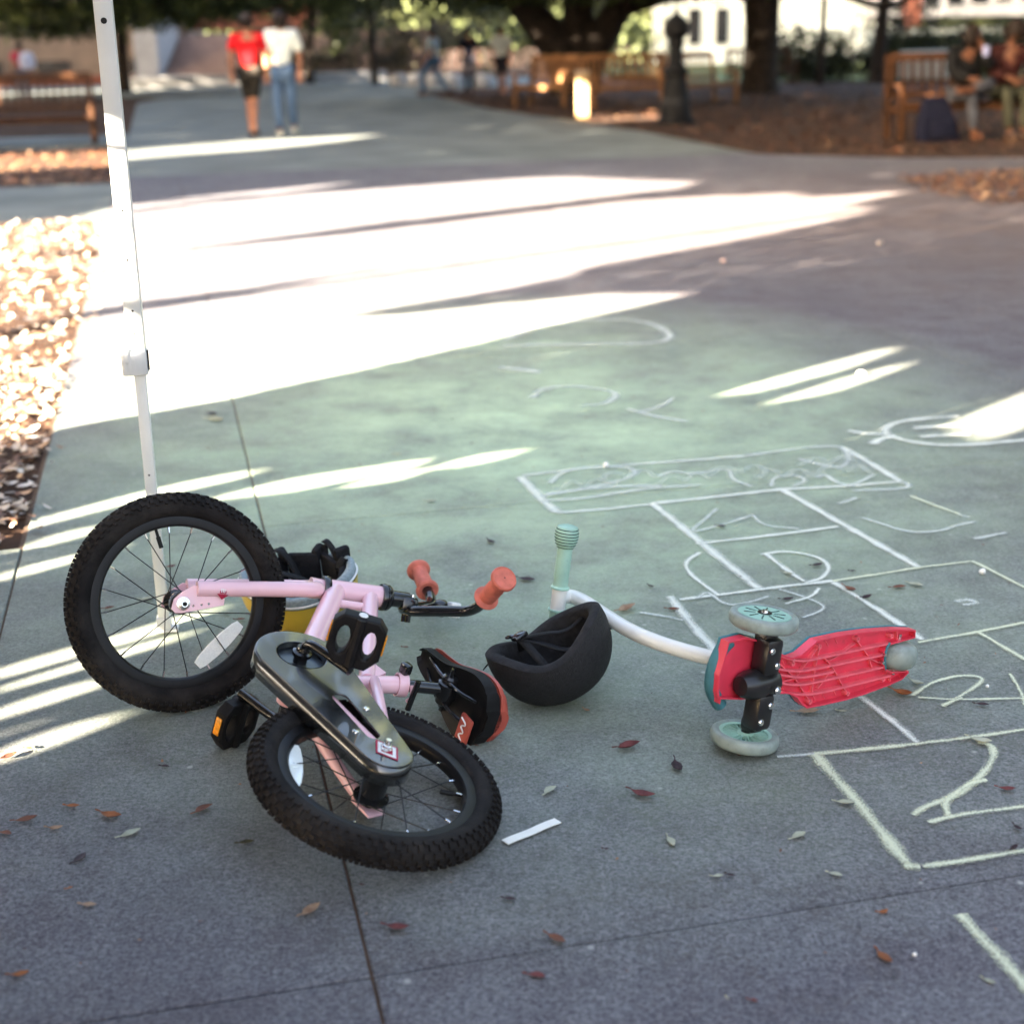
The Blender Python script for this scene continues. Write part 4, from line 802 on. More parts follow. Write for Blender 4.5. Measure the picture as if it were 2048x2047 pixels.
# cranks and pedals
ca = 2.962; CE = lambda s_: BB + V3((s_ * .1 * math.cos(ca), 0, s_ * .1 * math.sin(ca)))
axl = MB().lathe([(0, -.074), (.0105, -.074), (.0120, -.070), (.0120, -.066), (.017, -.064), (.017, -.058), (.012, -.056), (.012, .062), (0, .062)], BB, (0, 1, 0), 18).build('crank_axle', M_BLK, bike)
campos_l = BMI @ CP
for s_, y0, y1 in ((1, -.070, -.088), (-1, .052, .082)):
    e = CE(s_); arm = smooth_path([BB + V3((0, y0 * .8, 0)), BB + V3((0, y1 * .92, 0)) + (e - BB) * .04, BB + V3((0, y1, 0)) + (e - BB) * .2, e + V3((0, y1, 0)) - (e - BB) * .05, e + V3((0, y1, 0)) + (e - BB) * .06])
    crk = MB().tube(arm, [.0085] * len(arm), 12).build('crank_arm', M_BLK, bike)
    sg = -1 if s_ > 0 else 1
    px = e + V3((0, y1 + sg * .005, 0)); pc = e + V3((0, y1 + sg * .056, 0))
    MB().tube([px, pc + V3((0, sg * .036, 0))], .0065, 10).build('pedal_axle', M_BLK, crk)
    # pedal platform turned so that its face looks at the camera, a little off for the left one
    vdir = (campos_l - pc); vdir.y = 0; vdir.normalize(); 
    if s_ < 0: vdir = Matrix.Rotation(math.radians(52), 3, 'Y') @ vdir
    yd = V3((0, 1, 0)); xd = yd.cross(vdir).normalized(); Mp = Matrix((xd, yd, vdir)).transposed().to_4x4(); Mp.translation = pc
    ol = [(-.045, -.030), (-.030, -.046), (.030, -.046), (.045, -.030), (.045, .022), (.026, .046), (-.026, .046), (-.045, .022)]
    hole = lambda x0: [(x0 + .011 * math.cos(2 * math.pi * i / 14), .026 * math.sin(2 * math.pi * i / 14)) for i in range(14)]
    me = plate_mesh(ol, [hole(-.022), hole(.022)], .026, .004, 'pedal', Mp); pd = link('pedal', me, M_MAT, crk)
    for k_ in (-1, 1):
        a_ = Mp @ V3((k_ * .0462, -.004, 0)); MB().box(a_, (.003, .034, .013), Mp.to_3x3(), .001).build('pedal_reflector', M_AMB, pd)
        MB().tube([Mp @ V3((0, -.044, k_ * .010)), Mp @ V3((0, .044, k_ * .010))], .009, 8).build('pedal_core', M_MAT, pd)
    cap_ = Mp @ V3((0, sg * .0465, 0)); MB().lathe([(0, .002), (.007, .0015), (.008, 0)], cap_, (0, sg, 0), 12).build('pedal_cap', M_WHT, pd)
# kickstand plate under the bottom bracket
MB().box(BB + V3((-.045, .045, -.005)), (.05, .004, .03), None, .002).build('stand_plate', M_PINK, bike)

def _mirror(o):
    if o.type == 'MESH':
        o.data.transform(Matrix.Diagonal((1, -1, 1, 1))); o.data.flip_normals()
    for c_ in o.children: _mirror(c_)
for c_ in list(bike.children): _mirror(c_)

# ================================================================== three-wheeled kick scooter lying on its side, underside towards the camera
SRm = Matrix(((-.7937, .1357, -.5929), (-.5886, .0744, .8050), (.1534, .9879, .0208)))
sx_ = Vector((SRm[0][0], SRm[1][0], SRm[2][0])).normalized(); sy_ = Vector((SRm[0][1], SRm[1][1], SRm[2][1])); sy_ = (sy_ - sx_ * sy_.dot(sx_)).normalized(); sz_ = sx_.cross(sy_)
SM = Matrix((sx_, sy_, sz_)).transposed().to_4x4(); SM.translation = (.4108, 2.3120, .1285); SMI = SM.inverted()
scoot = empty('kick_scooter', 'three-wheeled kick scooter with red deck underside and mint wheels lying on its side', 'scooter', SM)
M_RED = mat('red_plastic', (.70, .045, .085), .38, var=.08, scale=20); M_RIB = mat('red_rib', (.80, .13, .17), .45, var=.08, scale=40); M_TEAL = mat('teal_deck', (.055, .17, .20), .5, var=.1)
M_MINT = mat('mint_plastic', (.33, .54, .44), .4, var=.06); M_PU = mat('grey_wheel', (.24, .29, .265), .42, var=.12, scale=40); M_SBLK = mat('scooter_black', (.014, .013, .014), .28, var=.2)
M_TBAR = mat('white_bar', (.75, .76, .72), .3, var=.03, coat=.3); M_GRV = mat('dark_groove', (.02, .05, .045), .6)
scuff(M_RED, (.20, .02, .03), 30, .58, .75, .6); scuff(M_RIB, (.75, .42, .42), 55, .62, .72, .6); scuff(M_PU, (.09, .10, .09), 22, .55, .75, .6); scuff(M_TEAL, (.30, .34, .33), 45, .62, .72, .6); scuff(M_MINT, (.16, .24, .20), 45, .62, .76, .5)
def zs(x, y, z=-.0096):      # deck-plane point seen at a spot of the enlarged photograph
    p = SMI @ on_plane(1380 + .2588 * x, 1180 + .2588 * y, SM @ Vector((0, 0, z)), sz_); return (p.x, p.y)
deck_px = [(300, 400), (440, 365), (560, 395), (640, 455), (700, 490), (790, 525), (860, 500), (930, 440), (985, 392), (1200, 345), (1400, 318), (1600, 303), (1745, 308), (1742, 368), (1610, 405), (1540, 425), (1505, 480), (1500, 560), (1515, 610), (1570, 632), (1690, 622), (1690, 640), (1640, 690), (1530, 738), (1350, 805), (1200, 850), (1000, 895), (905, 912), (865, 880), (830, 830), (760, 797), (660, 800), (570, 820), (400, 845), (240, 840), (232, 880), (215, 790), (225, 660), (262, 540)]
D2 = [zs(*p) for p in deck_px]
pm = plate_mesh(D2, [], .006, .0015, 'deck', Matrix.Translation((0, 0, .0065))); deck = link('deck', pm, M_RED, scoot)
link('deck_top', plate_mesh([(p[0] * 1.004, p[1] * 1.015) for p in D2], [], .006, .002, 'deck_top', Matrix.Translation((0, 0, .0130))), M_TEAL, deck)
wl = MB(); nD = len(D2); wl.add([(p[0], p[1], z_) for z_ in (-.0096, .0045) for p in D2], [(i, (i + 1) % nD, nD + (i + 1) % nD, nD + i) for i in range(nD)])
wlo = wl.build('deck_wall', M_RED, deck, False); sm = wlo.modifiers.new('wall', 'SOLIDIFY'); sm.thickness = .0032; sm.offset = -.9
def rib(px, wd=.0024, z0=-.0085, z1=.0048):
    pts = smooth_path([Vector((*zs(*p, -.004), 0)) for p in px], 2 if len(px) > 2 else 0); V = []; F = []
    for i, p in enumerate(pts):
        t = (pts[min(i + 1, len(pts) - 1)] - pts[max(i - 1, 0)]).normalized(); n_ = Vector((-t.y, t.x, 0)) * wd / 2
        V += [p - n_ + Vector((0, 0, z0)), p + n_ + Vector((0, 0, z0)), p + n_ + Vector((0, 0, z1)), p - n_ + Vector((0, 0, z1))]
    for i in range(len(pts) - 1):
        o = 4 * i; F += [(o, o + 4, o + 5, o + 1), (o + 1, o + 5, o + 6, o + 2), (o + 3, o + 7, o + 4, o)]
    F += [(0, 1, 2, 3), (4 * len(pts) - 1, 4 * len(pts) - 2, 4 * len(pts) - 3, 4 * len(pts) - 4)]
    MB().add(V, F).build('rib', M_RIB, deck, False)
for r_ in ([(640, 480), (760, 530), (870, 545), (960, 528), (1250, 465), (1540, 405)], [(590, 590), (700, 608), (800, 622), (900, 615), (1200, 555), (1500, 492)], [(585, 632), (720, 655), (850, 672), (980, 650), (1100, 625)], [(585, 688), (700, 715), (800, 728), (900, 720), (1200, 655), (1490, 588)], [(590, 765), (700, 780), (820, 802), (950, 800), (1250, 728), (1540, 655)]):
    rib(r_, .0034)
for r_ in ([(985, 450), (900, 570), (815, 680)], [(815, 680), (700, 715), (590, 752)], [(620, 512), (720, 590), (815, 680)], [(815, 680), (870, 770), (930, 860)], [(1000, 460), (960, 660), (945, 790)], [(1040, 520), (1110, 600), (1210, 790)], [(1280, 410), (1160, 500), (1080, 545)], [(1300, 400), (1390, 520)], [(1100, 610), (990, 760)], [(1460, 560), (1380, 520), (1410, 600)], [(1600, 310), (1605, 400)], [(1545, 660), (1550, 735)]):
    rib(r_, .0018, -.004)
for x_, y_ in ((1080, 420), (1150, 400), (1230, 660), (1300, 640), (980, 840), (1050, 825), (1140, 800), (740, 560), (740, 770)): rib([(x_ - 10, y_ - 22), (x_ + 10, y_ + 22)], .0012, .002)
for x_, y_ in ((1010, 440), (1305, 382), (1566, 358), (803, 570), (1226, 802), (935, 865), (1500, 692)):
    p = zs(x_, y_); MB().lathe([(0.0028, -.0002), (.0046, -.0004), (.0048, .012), (.0028, .012)], (p[0], p[1], -.0085), (0, 0, 1), 12, True).build('screw_boss', M_RIB, deck); MB().lathe([(0, .003), (.0028, .003), (.0028, .006)], (p[0], p[1], -.0085), (0, 0, 1), 10).build('screw', M_SIL, deck)
# rolled front lip
lipp = [(302, 392), (245, 450), (195, 560), (168, 660), (165, 760), (195, 830), (230, 882)]
lip = MB().tube(smooth_path([Vector((*zs(*p, .012), .012)) for p in lipp], 2), [.0125] * (len(smooth_path([Vector((0, 0, 0))] * 7, 2))), 12).build('front_lip', M_TEAL, deck)
# truck, pivot, wheels
tr = MB(); 
for s_ in (-1, 1):
    tr.box((0, s_ * .050, -.020), (.040, .066, .038), bev=.009); tr.box((0, s_ * .078, -.012), (.033, .026, .030), bev=.007)
truck = tr.build('truck', M_SBLK, scoot)
pv = MB().lathe([(0, -.028), (.021, -.028), (.024, -.024), (.024, .006), (.0265, .008), (.0265, .026), (.0255, .034), (.0215, .046), (.017, .054), (0, .056)], (0, 0, -.019), (1, 0, 0), 24).build('pivot', M_SBLK, scoot)
for s_ in (-1, 1):
    MB().tube([(0, s_ * .076, -.004), (0, s_ * .110, 0)], [.0105, .0085], 12).build('stub_axle', M_SBLK, truck)
    for y_, x_, r_ in ((.036, -.008, .0062), (.064, .010, .0058)): MB().lathe([(0, .004), (r_ * .7, .0038), (r_, .002), (r_, 0)], (x_, s_ * y_, -.0385), (0, 0, -1), 14).build('truck_bolt', M_SIL, truck)
MB().lathe([(0, .006), (.005, .0055), (.0075, .003), (.0075, 0)], (-.006, -.004, -.049), (0, 0, -1), 14).build('pivot_bolt', M_SIL, pv)
def swheel(y_, outer):
    c = Vector((0, y_, 0)); R_ = .060
    ty = MB().lathe([(.046, -.0105), (.050, -.0120), (.055, -.0115), (.0585, -.0085), (R_, -.003), (R_, .003), (.0585, .0085), (.055, .0115), (.050, .0120), (.046, .0105)], c, (0, 1, 0), 48, True).build('wheel', M_PU, scoot)
    MB().lathe([(.040, -.0090), (.0465, -.0100), (.0465, .0100), (.040, .0090)], c, (0, 1, 0), 44, True).build('rim', M_MINT, ty)
    MB().lathe([(0, -.0115), (.0125, -.0115), (.0145, -.009), (.0145, .009), (.0125, .0115), (0, .0115)], c, (0, 1, 0), 24).build('hub', M_MINT, ty)
    MB().lathe([(.012, -.0012), (.042, -.0012), (.042, .0012), (.012, .0012)], c, (0, 1, 0), 40, True).build('wheel_web', M_TEAL if not outer else M_MINT, ty)
    for k in range(14):
        a = 2 * math.pi * k / 14; d = Vector((math.cos(a), 0, math.sin(a))); t = Vector((-math.sin(a), 0, math.cos(a)))
        for tw in (-.10, .10):
            dd = Vector((math.cos(a + tw), 0, math.sin(a + tw))); p0, p1 = c + d * .012, c + dd * .0415; ln = (p1 - p0); M3 = Matrix((ln.normalized(), Vector((0, 1, 0)), ln.normalized().cross(Vector((0, 1, 0))))).transposed()
            if k % 1 == 0: MB().box((p0 + p1) / 2, (ln.length, .0165 if not outer else .0180, .0018), M3).build('spoke', M_MINT, ty)
    if outer:
        MB().lathe([(.0135, .010), (.043, .0094), (.043, .0104), (.0135, .0112)], c, (0, 1, 0), 40, True).build('hub_cover', M_MINT, ty)
        for k in range(10):
            a = 2 * math.pi * k / 10; p = c + Vector((math.cos(a), 0, math.sin(a))) * .026 + Vector((0, .0112, 0)); MB().box(p, (.020, .0009, .0022), Matrix.Rotation(-a, 3, 'Y')).build('cover_slit', M_GRV, ty)
        MB().lathe([(0, .0045), (.005, .004), (.0065, 0)], c + Vector((0, .0125, 0)), (0, 1, 0), 12).build('wheel_bolt', M_SIL, ty); MB().lathe([(.0065, .001), (.0125, .001), (.0125, 0), (.0065, 0)], c + Vector((0, .0122, 0)), (0, 1, 0), 16, True).build('bolt_recess', M_SBLK, ty)
    return ty
swheel(.1078, True); swheel(-.1078, False)
rc = Vector((-.3894, 0, .002))
rw = MB().lathe([(0, -.024), (.014, -.024), (.026, -.023), (.034, -.018), (.0385, -.008), (.0390, 0), (.0385, .008), (.034, .018), (.026, .023), (.014, .024), (0, .024)], rc, (0, 1, 0), 36).build('rear_wheel', M_PU, scoot)
MB().tube([rc - Vector((0, .040, 0)), rc + Vector((0, .040, 0))], .004, 10).build('rear_axle', M_SIL, rw)
MB().tube(smooth_path([(zs(1548, 408) + (-.008,)), (zs(1512, 460) + (-.010,)), (zs(1502, 540) + (-.010,)), (zs(1515, 612) + (-.008,))]), .0026, 8).build('wheel_guard', M_TEAL, rw)
for x_, y_ in ((1500, 497), (1485, 556)): p = zs(x_, y_); MB().lathe([(0, .008), (.0035, .0075), (.004, 0)], (p[0], p[1], -.006), (0, 0, -1), 10).build('rear_bolt', M_SIL, rw)
# handle bar
def zp(x, y):
    p = SMI @ on_plane(x, y, SM @ Vector((0, 0, 0)), sy_); return Vector((p.x, 0, p.z))
TT = Vector((.0486, 0, .4803))
tb = [zp(1440, 1320), zp(1380, 1305), zp(1320, 1287), zp(1260, 1262), zp(1212, 1232), zp(1170, 1203), zp(1140, 1190), TT]
tbar = MB().tube(smooth_path(tb, 2), .0142, 16).build('steering_tube', M_TBAR, scoot)
MB().tube([TT - Vector((0, .026, 0)), TT + Vector((0, .026, 0))], .0150, 16).build('tee_joint', M_TBAR, tbar)
MB().box(zp(1222, 1240) + Vector((.0, -.0148, 0)), (.016, .002, .012)).build('tube_clip', M_SBLK, tbar)
for s_ in (-1, 1):
    prof = [(.012, .020), (.0185, .021), (.0185, .024), (.0152, .027)]
    for k in range(14): prof += [(.0152, .030 + k * .0052), (.0143, .0325 + k * .0052)]
    prof += [(.0152, .104), (.0185, .108), (.0215, .116), (.0232, .126), (.0228, .138), (.0195, .1455), (.010, .149), (0, .1495)]
    gr = MB().lathe(prof, TT, (0, s_, 0), 24).build('grip', M_MINT, scoot)
    for k in range(7):
        h = .1055 + k * .0060; r_ = float(np.interp(h, [.104, .108, .116, .126, .138, .1455], [.0152, .0185, .0215, .0232, .0228, .0195])); MB().torus(TT + Vector((0, s_ * h, 0)), (0, 1, 0), r_ - .0002, .0009, 32, 6).build('grip_groove', M_GRV, gr)

# ================================================================== helmets
def helmet(name, label, a, b, c, zx, zz, center_px, m_shell, m_liner, m_strap, rimf, split, thick, straps, sink=.0, wave=None):
    z_ = Vector(zz).normalized(); x_ = Vector(zx); x_ = (x_ - z_ * x_.dot(z_)).normalized(); y_ = z_.cross(x_)
    Rm = Matrix((x_, y_, z_)).transposed()
    n, k = 56, 18
    def pt(phi, t, off):     # t: 0 crown .. 1 rim
        sq = 1 + .05 * math.cos(2 * phi); rz = rimf(phi)
        ang = t * (math.pi / 2 + rz); r_ = math.sin(min(ang, math.pi / 2 + .35)) ** .82
        return Vector(((a - off) * r_ * math.cos(phi) * sq, (b - off) * r_ * math.sin(phi), -(c - off) * math.cos(ang)))
    def grid(ts, off0, off1=None, close=False):
        rows = [[pt(2 * math.pi * j / n, t, o) for j in range(n)] for t, o in ts]; V = [v for r in rows for v in r]; m_ = len(rows)
        F = [(i * n + j, i * n + (j + 1) % n, (i + 1) * n + (j + 1) % n, (i + 1) * n + j) for i in range(m_ - 1) for j in range(n)]
        return MB().add(V, F)
    outer = [(.02 + .98 * i / k, 0.) for i in range(k + 1)]
    sh = [q for q in outer if q[0] <= split + 1e-6]; lo = [q for q in outer if q[0] >= split - .06]
    zs_ = [(Rm @ pt(2 * math.pi * j / n, t, o)).z for j in range(n) for t, o in outer]; hc = -min(zs_) + .001 - sink
    M = Rm.to_4x4(); M.translation = g(*center_px, hc)
    t_ = empty(name, label, 'helmet', M)
    s_ob = grid(sh, 0); s_ob.add([pt(2 * math.pi * j / n, .02, 0) for j in range(n)], [tuple(range(n))]); shell = s_ob.build('shell', m_shell, t_, angle=70)
    rim = [(1.0, 0), (1.02, thick * .18), (1.03, thick * .5), (1.02, thick * .82), (1.0, thick)]
    inn = [(1 - i / 12, thick) for i in range(1, 12)] + [(.02, thick)]
    base_o = lo if split < 1 else [(1.0, .0)]
    li = grid([(t, .0012 if t < 1 else o) for t, o in base_o] + rim[1:] + inn, 0); li.add([pt(2 * math.pi * j / n, .02, thick) for j in range(n)], [tuple(reversed(range(n)))])
    liner = li.build('liner', m_liner, t_, angle=70)
    if split < 1: 
        tr_ = [pt(2 * math.pi * j / n, split, -.001) for j in range(n)]; MB().tube(tr_ + [tr_[0]], .0022, 8, False).build('edge_trim', M_WHT, t_)
    for path, wd in straps(pt):
        P = smooth_path(path, 2); V = []; F = []
        for i, p in enumerate(P):
            tt = (P[min(i + 1, len(P) - 1)] - P[max(i - 1, 0)]).normalized(); sdv = tt.cross(Vector((0, 0, 1)) if abs(tt.z) < .9 else Vector((0, 1, 0))).normalized() * wd / 2; V += [p - sdv, p + sdv]
            if i: F.append((2 * i - 2, 2 * i - 1, 2 * i + 1, 2 * i))
        o = MB().add(V, F).build('strap', m_strap, t_, True, angle=80); sm_ = o.modifiers.new('thick', 'SOLIDIFY'); sm_.thickness = .0016
    return t_, pt, hc
M_FOAM = mat('black_foam', (.015, .0145, .016), .62, var=.25, scale=180, bump=.6, bscale=420, spec=.35); M_LIN = mat('dark_liner', (.022, .022, .024), .8, var=.2, scale=60, bump=.4); M_WEB = mat('black_webbing', (.014, .014, .015), .7, var=.2, scale=250, bump=.4, bscale=600)
scuff(M_FOAM, (.07, .068, .066), 130, .60, .72, .55)
def rim_black(phi): return .10 + .17 * math.cos(phi) ** 2 * (1 if math.cos(phi) > 0 else .6) - .16 * math.exp(-((abs(((phi + math.pi) % (2 * math.pi)) - math.pi) - 2.0) / .45) ** 2) - .20 * math.exp(-((((phi + math.pi) % (2 * math.pi)) - math.pi + 1.45) / .55) ** 2)
def straps_black(pt):
    A = lambda ph, t=.93, o=.026: pt(ph, t, o)
    b1 = Vector((-.045, .02, .022))
    return [([A(.55), Vector((.04, .03, -.005)), Vector((0, .03, .010)), b1], .016), ([A(-.5, .8), Vector((.03, -.01, -.03)), Vector((-.01, .01, .0)), b1], .016), ([b1, Vector((-.03, -.02, -.005)), Vector((-.015, -.05, -.04)), A(-1.5, .7)], .016), ([A(2.2, .9), Vector((-.05, .045, .0)), b1], .014), ([A(3.3, .95, .02), Vector((-.085, -.01, .012)), Vector((-.115, .01, .006)), Vector((-.128, .02, -.006))], .014)]
hb_, ptb, hcb = helmet('helmet', 'black foam child helmet lying upside down between bicycle and scooter', .113, .091, .117, (.92, .12, .36), (-.35, .03, .94), (1096, 1284), M_FOAM, M_LIN, M_WEB, rim_black, 1.0, .024, straps_black)
bk = MB(); bk.box((-.045, .02, .026), (.030, .022, .011), Matrix.Rotation(.5, 3, 'Z'), .004); bko = bk.build('buckle', M_BLK, hb_)
MB().torus((-.058, .030, .027), (0.2, .3, 1), .011, .003, 20, 8).build('buckle_ring', M_BLK, hb_)
M_YEL = mat('yellow_shell', (.62, .44, .045), .35, var=.08, scale=10, coat=.2); M_GLIN = mat('grey_foam', (.28, .34, .36), .75, var=.12, scale=150, bump=.3); M_PAD = mat('black_pad', (.014, .014, .016), .85, var=.2, scale=80, bump=.4)
def rim_yel(phi): return .14 + .10 * math.cos(2 * phi)
def straps_yel(pt):
    A = lambda ph, t=.95, o=.022: pt(ph, t, o)
    return [([A(2.3), Vector((-.05, .07, .045)), Vector((-.02, .055, .03)), Vector((.0, .03, -.02))], .016), ([A(.9), Vector((.055, .085, .050)), Vector((.075, .06, .035)), A(.45, .9)], .014), ([A(.15), Vector((.10, .012, .045)), Vector((.085, .0, .022)), A(-.2, .8)], .016), ([A(2.9), Vector((-.06, .02, .02)), Vector((.02, .0, .0)), A(-.7, .7)], .016)]
hy_, pty, hcy = helmet('helmet', 'yellow child helmet with black pads upside down behind the bicycle', .118, .092, .118, (1, .08, .03), (-.04, -.22, .97), (597, 1160), M_YEL, M_GLIN, M_WEB, rim_yel, .93, .018, straps_yel)
for ph, t, rx, rz_ in ((2.2, .80, .034, .035), (1.45, .84, .034, .04), (.75, .80, .032, .034), (3.0, .8, .028, .03), (-.2, .8, .028, .03), (4.3, .82, .04, .022), (5.1, .82, .04, .022)):
    p = pty(ph, t, .026); nrm = Vector((-p.x, -p.y, 0)).normalized(); tg = Vector((-nrm.y, nrm.x, 0)); MB().box(p + Vector((0, 0, .008)), (rx * 2, .014, rz_ * 1.9), Matrix((tg, nrm, tg.cross(nrm))).transposed(), .006).build('pad', M_PAD, hy_)
for ph in (1.9, 1.15, .5): p = pty(ph, 1.0, .012); MB().box(p + Vector((0, 0, .012)), (.036, .018, .030), Matrix.Rotation(ph, 3, 'Z'), .007).build('fit_cradle', M_PAD, hy_)

# ================================================================== background: benches, posts
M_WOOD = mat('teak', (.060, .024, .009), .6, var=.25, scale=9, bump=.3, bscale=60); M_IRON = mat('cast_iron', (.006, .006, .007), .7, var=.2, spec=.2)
M_WOOD2 = mat('light_teak', (.23, .105, .040), .6, var=.25, scale=9, bump=.3, bscale=60)  # lighter copy of the teak for the middle benches
def bench(name, label, p0, p1, arms=True, n_back=16, wood=None):
    p0, p1 = Vector(p0), Vector(p1); x = (p1 - p0); L = x.length; x.normalize(); y = Vector((-x.y, x.x, 0)); M = Matrix((x, y, Vector((0, 0, 1)))).transposed().to_4x4(); M.translation = p0   # y points to the back
    M_WOOD = wood or globals()['M_WOOD']; t = empty(name, label, 'bench', M, 'wooden park benches')
    for xx in (.045, L - .045):
        MB().box((xx, .045, .315), (.075, .075, .63), bev=.006).build('leg', M_WOOD, t)
        MB().tube([(xx, .53, 0), (xx, .55, .42), (xx, .64, 1.0)], [.050, .050, .040], 4).build('leg', M_WOOD, t)
        MB().box((xx, .29, .645), (.075, .58, .03), bev=.006).build('arm_rest', M_WOOD, t)
        MB().box((xx, .29, .36), (.05, .46, .07), bev=.004).build('side_rail', M_WOOD, t)
    for k in range(5): MB().box((L / 2, .06 + k * .105, .43), (L - .06, .085, .024), bev=.004).build('seat_slat', M_WOOD, t)
    MB().box((L / 2, .05, .385), (L - .16, .03, .07)).build('front_rail', M_WOOD, t)
    Mb = Matrix.Rotation(-.155, 3, 'X')
    MB().box((L / 2, .635, .965), (L - .10, .035, .10), Mb, .006).build('top_rail', M_WOOD, t); MB().box((L / 2, .565, .52), (L - .12, .03, .06), Mb).build('lower_rail', M_WOOD, t)
    sl = MB().box((0, 0, 0), (.045, .014, .40), Mb).build('back_slat', M_WOOD, t); 
    for k in range(n_back):
        o = sl if k == 0 else sl.copy()
        if k: COL.objects.link(o); o.parent = t
        o.matrix_local = Matrix.Translation((.12 + (L - .24) * k / (n_back - 1), .600, .74))
    return t
e0 = g(196, 288); bench('park_bench', 'brown slatted bench at the left edge before the stair building', e0 - AX * 1.85 - Vector((0, 0, .055)), e0 - Vector((0, 0, .055)))
bench('park_bench', 'brown slatted bench at the right with two people sitting on it', g(1796, 286), g(1796, 286) + Vector((2.5, .25, 0)), n_back=20)
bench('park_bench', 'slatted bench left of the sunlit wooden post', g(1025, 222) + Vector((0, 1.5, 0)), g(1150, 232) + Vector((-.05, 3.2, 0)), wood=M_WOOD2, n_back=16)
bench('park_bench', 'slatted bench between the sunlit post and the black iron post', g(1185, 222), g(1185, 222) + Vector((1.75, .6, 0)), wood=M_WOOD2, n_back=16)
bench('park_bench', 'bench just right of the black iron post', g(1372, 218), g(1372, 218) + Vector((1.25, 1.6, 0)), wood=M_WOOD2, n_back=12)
bench('park_bench', 'farthest bench right behind the dark tree trunk', g(1500, 180) + Vector((0, 3, 0)), g(1500, 180) + Vector((1.9, 3.4, 0)), n_back=12)
bp = g(1165, 240)
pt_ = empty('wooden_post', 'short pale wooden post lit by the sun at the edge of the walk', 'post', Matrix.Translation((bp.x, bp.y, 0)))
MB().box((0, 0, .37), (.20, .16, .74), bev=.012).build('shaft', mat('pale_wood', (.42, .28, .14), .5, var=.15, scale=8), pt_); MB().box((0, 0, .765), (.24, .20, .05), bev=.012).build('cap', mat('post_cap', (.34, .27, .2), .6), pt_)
lp_ = g(1350, 250)
ir = empty('iron_post', 'black cast iron post with flared base and bulbous head under the trees', 'post', Matrix.Translation((lp_.x, lp_.y, 0)))
MB().lathe([(0, 0), (.30, 0), (.30, .06), (.25, .10), (.22, .30), (.17, .62), (.15, .70), (.19, .74), (.19, .80), (.12, .88), (0, .88)], (0, 0, 0), (0, 0, 1), 16).build('base', M_IRON, ir)
MB().lathe([(.11, .86), (.10, 1.12), (.13, 1.16), (.13, 1.20), (.10, 1.24)], (0, 0, 0), (0, 0, 1), 14).build('shaft', M_IRON, ir)
MB().lathe([(.10, 1.22), (.17, 1.28), (.20, 1.38), (.18, 1.48), (.10, 1.56), (.04, 1.60), (.03, 1.68), (0, 1.70)], (0, 0, 0), (0, 0, 1), 16).build('head', M_IRON, ir)

# ================================================================== trees in view
def crown_mesh(c, rad, n, size, seed, lo_cut=-9):
    R_ = np.random.default_rng(seed); k = R_.normal(size=(60, 3)); k /= np.linalg.norm(k, axis=1)[:, None]; k *= (R_.random((60, 1)) ** .4)
    ctr = k * np.array(rad); ci = R_.integers(0, 60, n); p = ctr[ci] + R_.normal(size=(n, 3)) * np.array(rad) * .16 + np.array(c); p = p[p[:, 2] > lo_cut]; n = len(p)
    a = R_.normal(size=(n, 3)); a /= np.linalg.norm(a, axis=1)[:, None]; b = R_.normal(size=(n, 3)); b -= a * (a * b).sum(1)[:, None]; b /= np.linalg.norm(b, axis=1)[:, None]; s = size * R_.uniform(.6, 1.3, (n, 1))
    return np.stack([p - a * s * .5, p + b * s * .28, p + a * s * .5, p - b * s * .28], 1)
M_FOL2 = mat('oak_leaves', (.060, .075, .022), .5, var=.45, scale=.8)
def tree(label, base, trunks, crowns, group='trees in the park', name='oak_tree', fol=None, size=.22, canopy=()):
    t = empty(name, label, 'tree', Matrix.Translation(base)); b = Vector(base)
    mb = MB()
    for pts, rs in trunks: mb.tube(smooth_path(pts, 2), [float(np.interp(i / (len(smooth_path(pts, 2)) - 1), np.linspace(0, 1, len(rs)), rs)) for i in range(len(smooth_path(pts, 2)))], 12)
    mb.build('trunk', M_BARK, t)
    for i, (c, rad, n, lo) in enumerate(crowns): link('crown', quads_mesh('crown', crown_mesh(c, rad, n, size, hash(label) % 1000 + i if False else len(label) * 7 + i, lo)), fol or M_FOL2, t)
    for i, (c, rad, n) in enumerate(canopy): link('crown', quads_mesh('crown', crown_mesh(c, rad, n, .55, len(label) * 5 + i, 3.2)), fol or M_FOL2, t)
    t['group'] = group; return t
b1 = g(1150, 190); tree('great oak with several leaning trunks behind the middle benches', (b1.x, b1.y, 0), [([(0, 0, -.1), (-.1, 0, .8), (-1.3, .2, 2.2), (-2.6, .5, 4)], [.75, .55, .38, .25]), ([(0, 0, -.1), (.1, 0, .9), (.1, .2, 2.5), (.3, .2, 5)], [.7, .5, .36, .25]), ([(.1, 0, -.1), (.3, 0, .8), (1.1, -.2, 2.1), (2.4, -.4, 3.8)], [.65, .45, .34, .22]), ([(.9, -.1, 1.9), (3, -.4, 2.5), (5, -.6, 2.6)], [.22, .16, .08])],
     [((0, 0, 5.2), (6.5, 5, 2.7), 9000, 2.05), ((-3, 1, 3.4), (3, 2, 1.3), 2200, 1.75), ((0, -1, 2.75), (7, 2, .6), 5000, 2.1)], canopy=[((0, -4, 6.0), (9, 9, 2.0), 6000)])
